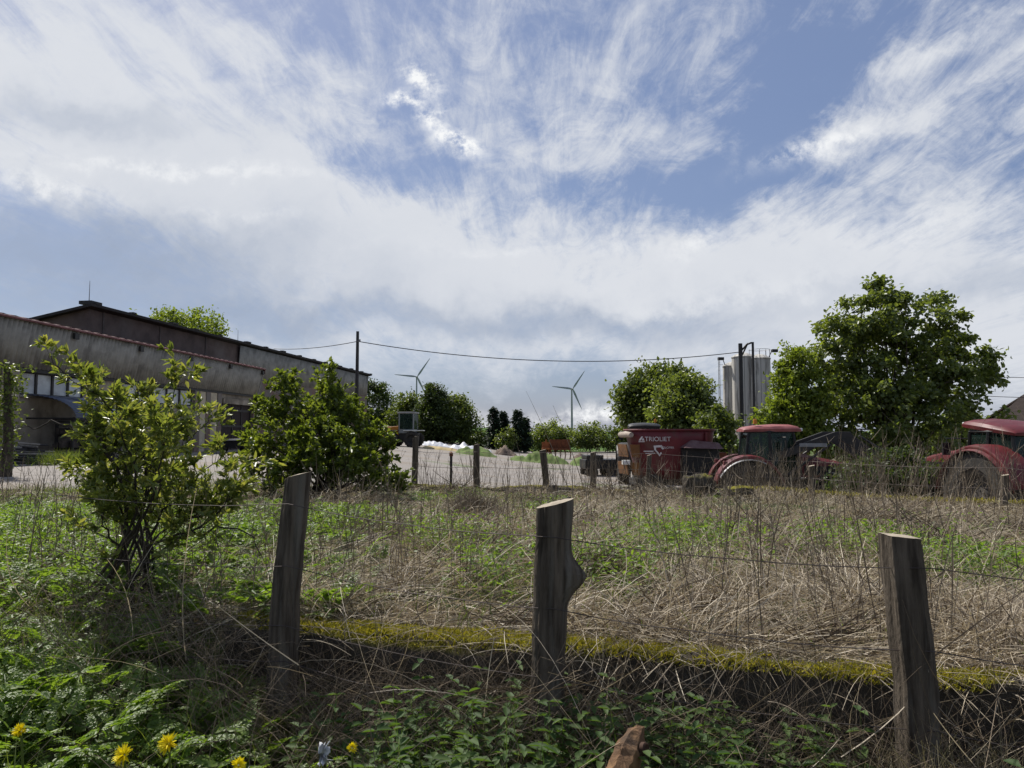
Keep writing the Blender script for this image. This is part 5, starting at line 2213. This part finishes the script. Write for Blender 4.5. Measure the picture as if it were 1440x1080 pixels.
# dead stems standing at the back ledge, in front of the machines
n = 1000
X = np.concatenate([rs.uniform(-2.0, 5, 280), rs.uniform(4.2, 12.5, 720)])
Y = wall2_y(X) + rs.normal(size=n) * .45
V, F = stalks(put(X, Y) * [1, 1, 0] + np.stack([np.zeros(n), np.zeros(n), np.full(n, .5)], 1), rs.uniform(.3, .85, n) + .3 * (X > 4.5) * rs.uniform(size=n), rs.uniform(.005, .010, n), rs, 3)
o = link_mesh('back_stalks', V, F, L_stalk)
tag(o, 'thin dead weed stems standing along the back ledge', 'dead stalks', kind='stuff')
# leaning pale stems right of the loader
n = 170
X = rs.uniform(6.2, 11.8, n)
Y = wall2_y(X) + rs.uniform(.1, 1.6, n)
P = np.stack([X, Y, np.full(n, .1)], 1)
D = np.stack([rs.normal(size=n) * .55 + .25, rs.normal(size=n) * .3, np.ones(n)], 1)
V, F = stalks(P, rs.uniform(.7, 1.75, n), rs.uniform(.008, .016, n), rs, 4)
o = link_mesh('leaning_stems', V, F, L_stalk)
tag(o, 'tangle of pale leaning dead stems beside the right tractor', 'dead stalks', kind='stuff')

# ------------------------------------------------------------------ the verge in front of the wall
def fronds(P, D, L, rs, pairs=6, sub=5, droop=.9):
    """feathery compound leaves: a bending rachis with paired side leaflets"""
    n = len(P)
    D = unit(D)
    parts = []
    Pl, Dl, Nl, Ll = [], [], [], []
    S = unit(np.cross(D, np.array([0, 0, 1.0]) + rs.normal(size=(n, 3)) * .15))
    B = np.array([0, 0, -1.0]) * droop
    prev = P.copy()
    pts = [P]
    K = pairs + 2
    dirs = []
    for k in range(K):
        d = unit(D + B * (k / K) ** 1.3)
        dirs.append(d)
        prev = prev + d * (L / K)[:, None]
        pts.append(prev)
    for k in range(2, K + 1):
        f = k / K
        d = dirs[min(k, K - 1)]
        Up = np.cross(S, d)
        pl = L * .52 * (1.05 - f) + L * .05
        for sg in (-1, 1):
            pd = unit(S * sg + d * .55 - Up * .05)
            for j in range(sub):
                g = (j + 1) / sub
                q = pts[k] + pd * (pl * g * .9)[:, None]
                for s2 in ((-1, 1) if j < sub - 1 else (0,)):
                    ld = unit(pd + np.cross(pd, Up) * s2 * .9)
                    Pl.append(q)
                    Dl.append(ld)
                    Nl.append(Up)
                    Ll.append(pl * (.42 * (1.15 - g) + .12))
    Pl, Dl, Nl, Ll = (np.concatenate(x) for x in (Pl, Dl, Nl, Ll))
    Nl = unit(Nl + rs.normal(size=Nl.shape) * .25)
    parts.append(leaf_geo(Pl, Dl, Nl, Ll, Ll * .55))
    parts.append(blade_geo(P, D, B, L, .004 + L * .008, 5, rs, .3))
    return merge(parts)


rs = np.random.RandomState(123)
# feathery green cow parsley, left
n = 3300
Y = 2.35 + 8.5 * rs.uniform(size=n) ** 1.5
X = rs.uniform(-1, .0, n) * (.74 * Y + .7)
k = smooth((-X - .55 - .10 * (Y - 2.5)) / .8)
keep = (rs.uniform(size=n) < k) & (np.hypot(X + 2.6, Y - 5.0) > .10)
X, Y = X[keep], Y[keep]
n = len(X)
hump = .06 + .11 * np.clip(vnoise(X, Y, 2.2, 71) + .4, 0, 1.4)
P = put(X, Y) + np.stack([0 * X, 0 * X, rs.uniform(0, 1, n) * (hump + .16 * np.exp(-((X + 2.6) / .7) ** 2 - ((Y - 4.8) / .6) ** 2))], 1)
a = rs.uniform(0, 6.283, n)
D = np.stack([np.cos(a), np.sin(a), rs.uniform(.5, 1.5, n)], 1)
V, F = fronds(P, D, rs.uniform(.13, .30, n), rs, 5, 4)
o = link_mesh('cow_parsley', V, F, L_pars)
tag(o, 'feathery bright green cow parsley covering the left bank', 'cow parsley', kind='stuff')

# verge grass
n = 9000
Y = rs.uniform(2.0, 4.4, n)
X = rs.uniform(-3.6, 3.2, n)
keep = (Y < wall_y(X) - .16) | (X < -1.7)
keep &= rs.uniform(size=n) < np.where(X < .3, .9, .35)
X, Y = X[keep], Y[keep]
n = len(X)
D = np.stack([rs.normal(size=n) * .4, rs.normal(size=n) * .4, np.ones(n)], 1)
B = np.stack([rs.normal(size=n) * .9, rs.normal(size=n) * .9, -rs.uniform(0, 1.1, n)], 1)
V, F = blade_geo(put(X, Y), D, B, rs.uniform(.12, .42, n), rs.uniform(.003, .007, n), 5, rs)
o = link_mesh('verge_grass', V, F, L_grass)
tag(o, 'long green grass on the verge in front of the wall', 'grass', kind='stuff')

# nettles in front of the wall
n = 620
X = rs.uniform(-1.1, 2.9, n)
Y = wall_y(X) - .14 - rs.uniform(0, 1, n) ** 1.2 * 1.15
w = vnoise(X, Y, 2.6, 81)
keep = (w > -.05 - .25 * (np.abs(X + .25) < .35) - .25 * (np.abs(X - 1.0) < .4))
X, Y = X[keep], Y[keep]
n = len(X)
H = rs.uniform(.2, .50, n) * (1 - .35 * smooth((Y - wall_y(X) + .35) / .3)) + .10 * smooth((X - .9) / .6) * 0
base = put(X, Y)
sd = np.stack([rs.normal(size=n) * .14, rs.normal(size=n) * .14, np.ones(n)], 1)
parts = [blade_geo(base, sd, np.zeros((n, 3)), H, .004, 3, rs, .5)]
for lev in range(6):
    f = .30 + .70 * lev / 5
    for sg in (0, 1):
        az = lev * 1.5708 + sg * 3.1416 + rs.normal(size=n) * .25 + X * 9
        d = np.stack([np.cos(az), np.sin(az), .35 - .5 * (1 - f) + rs.normal(size=n) * .2], 1)
        q = base + unit(sd) * (H * f)[:, None]
        L = rs.uniform(.045, .085, n) * (1.1 - .55 * max(0, f - .5))
        Nn = unit(np.stack([-.25 * np.cos(az), -.25 * np.sin(az), np.ones(n)], 1) + rs.normal(size=(n, 3)) * .2)
        parts.append(leaf_geo(q, d, Nn, L, L * .5, .35, .28))
V, F = merge(parts)
o = link_mesh('nettles', V, F, L_nettle)
tag(o, 'leafy green nettles growing at the foot of the mossy wall', 'nettles', kind='stuff')

# dead stems leaning and lying in front of the wall
n = 2900
X = rs.uniform(-2.6, 3.2, n)
Y = wall_y(X) - .10 - np.abs(rs.normal(size=n)) * .58
P = put(X, Y) + np.stack([0 * X, 0 * X, rs.uniform(0, .25, n)], 1)
a = rs.uniform(0, 6.283, n)
D = np.stack([np.cos(a), np.sin(a) * .35 + .1, rs.uniform(.1, 1.6, n)], 1)
B = np.stack([rs.normal(size=n) * .7, rs.normal(size=n) * .25, -rs.uniform(-.2, 1.3, n)], 1)
V1 = blade_geo(P, D, B, rs.uniform(.2, .75, n), rs.uniform(.0015, .0036, n), 6, rs, .5)
# finer dry tangles below the knotty post and left of it
m_ = 3900
cx = np.concatenate([rs.normal(.05, .40, 1600), rs.normal(-.9, .40, 900), rs.normal(1.4, .6, 1400)])
X = cx
Y = wall_y(X) - .10 - np.abs(rs.normal(size=m_)) * .22
P = put(X, Y) + np.stack([0 * X, 0 * X, rs.uniform(.0, .40, m_)], 1)
a = rs.uniform(0, 6.283, m_)
D = np.stack([np.cos(a), np.sin(a) * .4, rs.normal(size=m_) * .5 + .25], 1)
V2 = blade_geo(P, D, rs.normal(size=(m_, 3)) * .8, rs.uniform(.12, .38, m_), rs.uniform(.0012, .0026, m_), 5, rs, .5)
V, F = merge([V1, V2])
L_brown = leafmat('brown_dry_stem', (.07, .052, .036), (.24, .19, .135), .05, (1, 1, 1), .85, spec=.1)
o = link_mesh('dry_tangle', V, F, L_brown)
tag(o, 'tangle of thin dry brown stems in front of the wall', 'dry stems', kind='stuff')

# grass and stems gathered round the feet of the three near posts
parts = []
for (cx_, cy_, nn, hh_) in ((-1.19, 3.74, 420, .36), (.18, 3.24, 420, .36), (1.67, 2.72, 1300, .46), (1.5, 2.9, 300, .4)):
    X = cx_ + rs.normal(size=nn) * .16
    Y = cy_ + rs.normal(size=nn) * .09
    D = np.stack([rs.normal(size=nn) * .45, rs.normal(size=nn) * .35 - .1, np.ones(nn)], 1)
    B = np.stack([rs.normal(size=nn) * .9, rs.normal(size=nn) * .6, -rs.uniform(0, 1.1, nn)], 1)
    parts.append(blade_geo(put(X, Y), D, B, rs.uniform(.5, 1.25, nn) * hh_, rs.uniform(.002, .0045, nn), 6, rs, .3))
V, F = merge(parts)
o = link_mesh('post_grass', V, F, leafmat('half_dry_grass', (.09, .08, .035), (.27, .23, .14), .25, (1.1, 1.1, .6), .6))
tag(o, 'half dry grass gathered round the feet of the near posts', 'grass', kind='stuff')

# straw hanging over the wall, and pale bleached stems
n = 1100
X = rs.uniform(-1.7, 4.6, n)
Y = wall_y(X) + .10 + rs.normal(size=n) * .13 + .06
P = np.stack([X, Y, .575 + .012 * X + rs.uniform(-.02, .05, n)], 1)
D = np.stack([rs.normal(size=n), rs.normal(size=n) * .5 - .25, rs.uniform(.0, .7, n)], 1)
B = np.stack([rs.normal(size=n) * .5, rs.normal(size=n) * .3 - .2, -rs.uniform(.2, 1.4, n)], 1)
V1 = blade_geo(P, D, B, rs.uniform(.10, .42, n), rs.uniform(.0018, .004, n), 5, rs, .4)
n = 150
X = rs.uniform(-2.8, 3.0, n)
Y = wall_y(X) - rs.uniform(.1, .6, n)
P = put(X, Y) + np.stack([0 * X, 0 * X, rs.uniform(.1, .35, n)], 1)
a = rs.uniform(0, 6.283, n)
D = np.stack([np.cos(a), np.sin(a) * .3, rs.uniform(-.1, 1.0, n)], 1)
V2 = blade_geo(P, D, rs.normal(size=(n, 3)) * .45, rs.uniform(.3, .95, n), rs.uniform(.003, .0055, n), 7, rs, .5)
# a few long single stems
P = np.array([tuple(at(1365, 1068, 2.3)), tuple(at(420, 935, 3.4)), tuple(at(690, 985, 3.0)), tuple(at(190, 880, 3.8)), tuple(at(180, 850, 3.9))])
Q = np.array([tuple(at(1450, 990, 2.2)), tuple(at(300, 855, 3.5)), tuple(at(1000, 935, 2.95)), tuple(at(330, 950, 3.3)), tuple(at(310, 910, 3.7))])
V3 = blade_geo(P, Q - P, np.array([[0, 0, .10], [0, 0, .05], [0, 0, .1], [0, 0, .12], [0, 0, .1]]), np.linalg.norm(Q - P, axis=1), .0048, 8, rs, .4)
V, F = merge([V1, V2, V3])
o = link_mesh('pale_stems', V, F, L_straw)
tag(o, 'pale dry straw hanging over the wall and long bleached stems', 'dry stems', kind='stuff')

# upright thin stalks right behind the near wall, some crossing the sky line
n = 190
X = np.concatenate([rs.uniform(-1.3, 2.8, 120), rs.normal(-.75, .3, 70)])
Y = wall_y(X) + rs.uniform(-.15, 1.0, n)
V, F = stalks(put(X, Y), rs.uniform(.3, .72, n), rs.uniform(.003, .005, n), rs, 2)
o = link_mesh('near_stalks', V, F, L_stalk)
tag(o, 'thin dark upright stalks just behind the near fence', 'dead stalks', kind='stuff')
P = np.array([tuple(at(800, 690, 6.0)), tuple(at(822, 690, 6.2)), tuple(at(862, 700, 6.0)), tuple(at(742, 700, 6.4)), tuple(at(1025, 700, 6.2)), tuple(at(905, 700, 6.0))])
Q = np.array([tuple(at(744, 556, 6.0)), tuple(at(782, 575, 6.2)), tuple(at(828, 606, 6.0)), tuple(at(728, 612, 6.4)), tuple(at(1002, 596, 6.2)), tuple(at(868, 626, 6.0))])
V, F = blade_geo(P, Q - P + [0, 0, .12], np.array([[-.10, 0, -.05]]) * np.ones((6, 1)), np.linalg.norm(Q - P, axis=1) * 1.05, .007, 8, rs, .25)
o = link_mesh('tall_grass_stems', V, F, L_stalk)
tag(o, 'a few tall thin grass stems reaching up to the skyline', 'grass stems', kind='stuff')

# moss tufts on the near wall
n = 26000
X = rs.uniform(-1.6, 4.8, n)
off = rs.uniform(-.115, .10, n)
w = vnoise(X * 1.0, off * 2, 5.0, 91) + .5 * vnoise(X, off * 3, 14, 92)
keep = w + .5 * vnoise(X, off, 1.7, 95) > -.14
X, off, w = X[keep], off[keep], w[keep]
n = len(X)
P = np.stack([X, wall_y(X) + .10 + off, .580 + .010 * np.sin(X * 3.1) + .012 * X + .018 * np.clip(w, 0, 1.2) - .035 * smooth((-off - .08) / .04)], 1)
D = np.stack([rs.normal(size=n) * .7, rs.normal(size=n) * .7 - .2, np.ones(n)], 1)
V, F = blade_geo(P, D, rs.normal(size=(n, 3)) * .3, rs.uniform(.012, .034, n), rs.uniform(.004, .009, n), 2, rs, .4)
o = link_mesh('moss', V, F, L_moss)
tag(o, 'yellow-green moss tufts on top of the near wall', 'moss', kind='stuff')
# moss patches on the back ledge
n = 5000
X = np.concatenate([rs.uniform(4.3, 7.5, 3000), rs.uniform(7.5, 12, 2000)])
P = np.stack([X, wall2_y(X) + rs.uniform(-.17, .17, n), .545 + .03 * np.sin(X * 1.7) + rs.uniform(-.01, .03, n)], 1)
D = np.stack([rs.normal(size=n) * .7, rs.normal(size=n) * .7, np.ones(n)], 1)
V, F = blade_geo(P, D, rs.normal(size=(n, 3)) * .3, rs.uniform(.03, .07, n), rs.uniform(.012, .025, n), 2, rs, .4)
o = link_mesh('ledge_moss', V, F, L_moss)
tag(o, 'yellowish moss on the back ledge under the tractors', 'moss', kind='stuff')

# grass tuft and weeds by the barn wall
for (px, py, Y, wd, lab, nn) in ((92, 652, 27.5, .9, 'green grass tuft beside the stacked poles at the barn', 1400),):
    c = at(px, py, Y)
    z = float(yard_z(np.array(c.x), np.array(c.y)))
    P = np.stack([c.x + rs.normal(size=nn) * wd * .5, c.y + rs.normal(size=nn) * .4, np.full(nn, z)], 1)
    D = np.stack([rs.normal(size=nn) * .5, rs.normal(size=nn) * .5, np.ones(nn)], 1)
    V, F = blade_geo(P, D, rs.normal(size=(nn, 3)) * .5 + [0, 0, -.4], rs.uniform(.3, .7, nn), rs.uniform(.015, .03, nn), 3, rs)
    o = link_mesh('grass_tuft', V, F, L_grass)
    tag(o, lab, 'grass tuft')
# weeds along the yard's left rim and mound grass
n = 5000
X = rs.uniform(-17, -3.5, n)
Y = wall2_y(X) + rs.uniform(-2.0, 1.2, n)
D = np.stack([rs.normal(size=n) * .4, rs.normal(size=n) * .4, np.ones(n)], 1)
V, F = blade_geo(put(X, Y), D, rs.normal(size=(n, 3)) * .6, rs.uniform(.10, .28, n), rs.uniform(.012, .022, n), 3, rs)
o = link_mesh('rim_grass', V, F, L_grass)
tag(o, 'green grass along the left rim of the yard', 'grass', kind='stuff')


# ------------------------------------------------------------------ dandelions, log, litter, stones, plank
M_petal = leafmat('yellow_petal', (.80, .66, .012), (.92, .80, .025), .3, (1, 1, .3), .6)


def dandelion(px, py, Y, label, r, seed):
    rs = np.random.RandomState(seed)
    c = at(px, py, Y)
    g = float(gz(c.x, c.y))
    t = thing('dandelion', label, 'flower', (c.x, c.y, g), 0, 'yellow flowers on the verge')
    m = MB()
    b0 = Vector((c.x + .03, c.y + .04, g))
    m.tube(bez(b0, Vector((c.x, c.y + .03, (g + c.z) / 2)), c, 5), [.004] * 6, 5)
    m.build('stem', L_grass, t)
    n = 70
    a = rs.uniform(0, 6.283, n)
    tilt = rs.uniform(.05, 1.1, n)
    ax = unit(np.array([[rs.normal() * .4, -.7, .6]]))[0]
    e1 = unit(np.cross(ax, [1, 0, .2])[None])[0]
    e2 = np.cross(ax, e1)
    D = (np.cos(a)[:, None] * e1 + np.sin(a)[:, None] * e2) * np.cos(tilt)[:, None] + ax * np.sin(tilt)[:, None]
    V, F = leaf_geo(np.tile(np.array(c), (n, 1)) + D * .004, D, np.tile(ax, (n, 1)) + rs.normal(size=(n, 3)) * .2, r * rs.uniform(.7, 1.05, n), r * .24)
    link_mesh('flower_head', V, F, M_petal, t)
    P = np.tile(np.array([c.x + .03, c.y + .04, g + .01]), (7, 1))
    a = rs.uniform(0, 6.283, 7)
    V, F = leaf_geo(P, np.stack([np.cos(a), np.sin(a), np.full(7, .5)], 1), np.tile([0, 0, 1.0], (7, 1)), rs.uniform(.1, .18, 7), .03)
    link_mesh('leaf', V, F, L_pars, t)['kind'] = 'stuff'


dandelion(30, 1028, 2.45, 'yellow flower nearest the left edge of the photo', .026, 1)
dandelion(175, 1062, 2.35, 'tall yellow flower at the bottom left, left of the highest bloom', .034, 2)
dandelion(238, 1046, 2.4, 'large yellow flower with its bloom highest of the verge flowers', .034, 3)
dandelion(335, 1076, 2.4, 'yellow flower cut by the bottom edge of the photo', .024, 4)
dandelion(495, 1052, 2.6, 'small yellow flower among the dry stems below the round post', .018, 5)


def split_log():
    a = at(868, 1110, 2.62)
    b_ = at(903, 1022, 2.82)
    t = thing('split_log', 'split piece of orange-brown firewood with a dark knot, by the wall foot', 'log', a)
    ax = (b_ - a).normalized()
    sx = ax.cross(Vector((0, 1, .3))).normalized()
    sy = ax.cross(sx).normalized()
    rs = np.random.RandomState(4)
    L = (b_ - a).length
    V, F = [], []
    n = 9
    shape = [(-.055, -.02), (-.03, -.042), (.0, -.048), (.032, -.05), (.058, -.03), (.066, .01), (.03, .04), (-.02, .035), (-.06, .008)]
    K = 12
    for k in range(K + 1):
        f = k / K
        w = 1.0 - .55 * max(0, f - .55) / .45
        for i, (x, y) in enumerate(shape):
            cut = f * L * (1.0) - (.10 * (x < 0) + .02) * max(0, f - .85) / .15 * abs(x) / .06
            p = a + ax * cut + sx * (x * w + rs.normal() * .002) + sy * (y * w + rs.normal() * .002)
            V.append(tuple(p))
        if k:
            b0 = (k - 1) * n
            for i in range(n):
                F.append((b0 + i, b0 + (i + 1) % n, b0 + n + (i + 1) % n, b0 + n + i))
    F.append(tuple(range(K * n, K * n + n)))
    M_log = pm('split_orange_wood', (.27, .155, .075), (.13, .07, .035), 22, .85, .7, stretch=(1, 1, .3), c3=(.08, .05, .03), s3=9)
    link_mesh('log_body', V, F, M_log, t)
    m = MB()
    c = a.lerp(b_, .63)
    q = Vector((0, -1, .25)).normalized()
    s_ = -sy if sy.dot(q) < 0 else sy
    s_ = s_.normalized()
    M4 = Matrix.Translation(c + s_ * .05) @ s_.to_track_quat('Z', 'Y').to_matrix().to_4x4()
    m.M = M4
    m.lathe([(.024, -.01), (.022, .004), (.016, .008), (.008, .003), (.0, .001)], (0, 0, 0), 12)
    m.build('knot', pm('dark_knot', (.07, .035, .02), (.04, .02, .012), 30, .8), t, shade=True)


split_log()


def litter():
    c = at(456, 1058, 2.75)
    rs = np.random.RandomState(2)
    n = 8
    V = []
    for i in range(n):
        for j in range(n):
            V.append((c.x + (i / n - .5) * .035 + rs.normal() * .006, c.y + rs.normal() * .014, c.z + (j / n - .5) * .085 + rs.normal() * .006))
    o = link_mesh('litter', V, grid_faces(n, n), M_film)
    md = o.modifiers.new('solid', 'SOLIDIFY')
    md.thickness = .002
    tag(o, 'small crumpled white scrap of litter among the dry stems', 'litter')


litter()


def lump(name, label, cat, px, py, Y, rx, ry, rz, mat, seed, rough=.25, sink=.2):
    c = at(px, py, Y)
    rs = np.random.RandomState(seed)
    nu, nv = 40, 24
    V = []
    for j in range(nv):
        v = -math.pi / 2 + math.pi * j / (nv - 1)
        for i in range(nu):
            u = 2 * math.pi * i / nu
            x, y, z = math.cos(v) * math.cos(u), math.cos(v) * math.sin(u), math.sin(v)
            q = max(abs(x), abs(y), abs(z)) ** .45
            k = 1 / q * (1 + rough * .5 * float(vnoise(np.array(x * 2 + z), np.array(y * 2 - z * 1.7), 2.2, seed)) + rough * .25 * float(vnoise(np.array(x * 2 - z), np.array(y * 2 + z), 6, seed + 1)))
            V.append((c.x + x * rx * k, c.y + y * ry * k, c.z + z * rz * k))
    F = []
    for j in range(nv - 1):
        for i in range(nu):
            F.append((j * nu + i, j * nu + (i + 1) % nu, (j + 1) * nu + (i + 1) % nu, (j + 1) * nu + i))
    o = link_mesh(name, V, F, mat, shade=True)
    tag(o, label, cat)
    return o


lump('concrete_block', 'big mossy concrete block on the ledge in front of the wagon drawbar', 'concrete block', 982, 684, 13.4, .27, .22, .22, M_wall, 3, .4)
lump('concrete_block', 'smaller mossy concrete block below the loader tractor rear wheel', 'concrete block', 1040, 693, 13.0, .22, .2, .12, M_wall, 4, .4)
lump('root_clump', 'dark upturned root clump among the straw, right of the round post', 'root clump', 492, 770, 7.4, .30, .22, .13, pm('dark_earth', (.05, .038, .028), (.11, .085, .06), 8, .95, .9), 6, .8)
lump('root_clump', 'dark earthy clump in the straw below the loader tractor', 'root clump', 1090, 748, 8.0, .24, .2, .09, pm('dark_earth', (.05, .038, .028), (.11, .085, .06), 8, .95, .9), 7, .8)
a, b_ = at(752, 716, 11.5), at(803, 700, 11.7)
t = thing('plank', 'dark weathered plank tilted in the grass behind the knotty post', 'plank', a)
m = MB()
m.hexa([(a.x, a.y, a.z - .06), (b_.x, b_.y, b_.z - .14), (b_.x, b_.y + .04, b_.z - .14), (a.x, a.y + .04, a.z - .06), (a.x, a.y, a.z + .04), (b_.x, b_.y, b_.z + .02), (b_.x, b_.y + .04, b_.z + .02), (a.x, a.y + .04, a.z + .04)])
m.build('board', pm('dark_board', (.06, .052, .045), (.035, .03, .026), 8, .9, .4), t, bevel=.006)

# dry brown clump of dead stems beside the back fence
n = 900
c = at(668, 725, 10.2)
P = np.stack([c.x + rs.normal(size=n) * .14, c.y + rs.normal(size=n) * .14, np.full(n, .44)], 1)
D = np.stack([rs.normal(size=n) * .22, rs.normal(size=n) * .22, np.ones(n)], 1)
V, F = blade_geo(P, D, np.stack([rs.normal(size=n) * .6, rs.normal(size=n) * .6, -rs.uniform(0, 1.2, n)], 1), rs.uniform(.2, .5, n), .008, 4, rs, .4)
o = link_mesh('dead_tussock', V, F, L_stalk)
tag(o, 'brown dead tussock standing in the straw, left of the knotty post', 'tussock')


def added_dark_rack():  # added rack: its dark boards deepen the darkness under the canopy
    a = BARN_M @ Vector((BARN_S(60), -1.3, .42))
    t = thing('added_dark_rack', 'added rack of dark boards that darkens the space under the barn canopy', 'rack', a, math.atan2(1, .075))
    m = MB()
    for x in (0, 2.0, 4.0):
        for y in (-.6, .6):
            m.box(x - .05, x + .05, y - .05, y + .05, 0, 1.75)
    for z in (.5, 1.1, 1.7):
        for x in (0, 2.0, 4.0):
            m.box(x - .04, x + .04, -.6, .6, z, z + .06)
        m.box(-.04, 4.04, -.58, -.53, z - .05, z - .001)
        m.box(-.04, 4.04, .53, .58, z - .05, z - .001)
    m.build('frame', M_dark, t, True)
    rr = random.Random(5)
    for z in (.561, 1.161):
        for k in range(6):
            m = MB()
            y = -.5 + k * .17
            m.box(-.4 + rr.uniform(-.3, .2), 4.2 + rr.uniform(-.3, .4), y, y + .13, z + .001, z + .12 + rr.uniform(0, .2))
            m.build('board', pm('added_dark_board', (.10, .08, .065), (.05, .042, .035), 5, .85), t, True)


added_dark_rack()
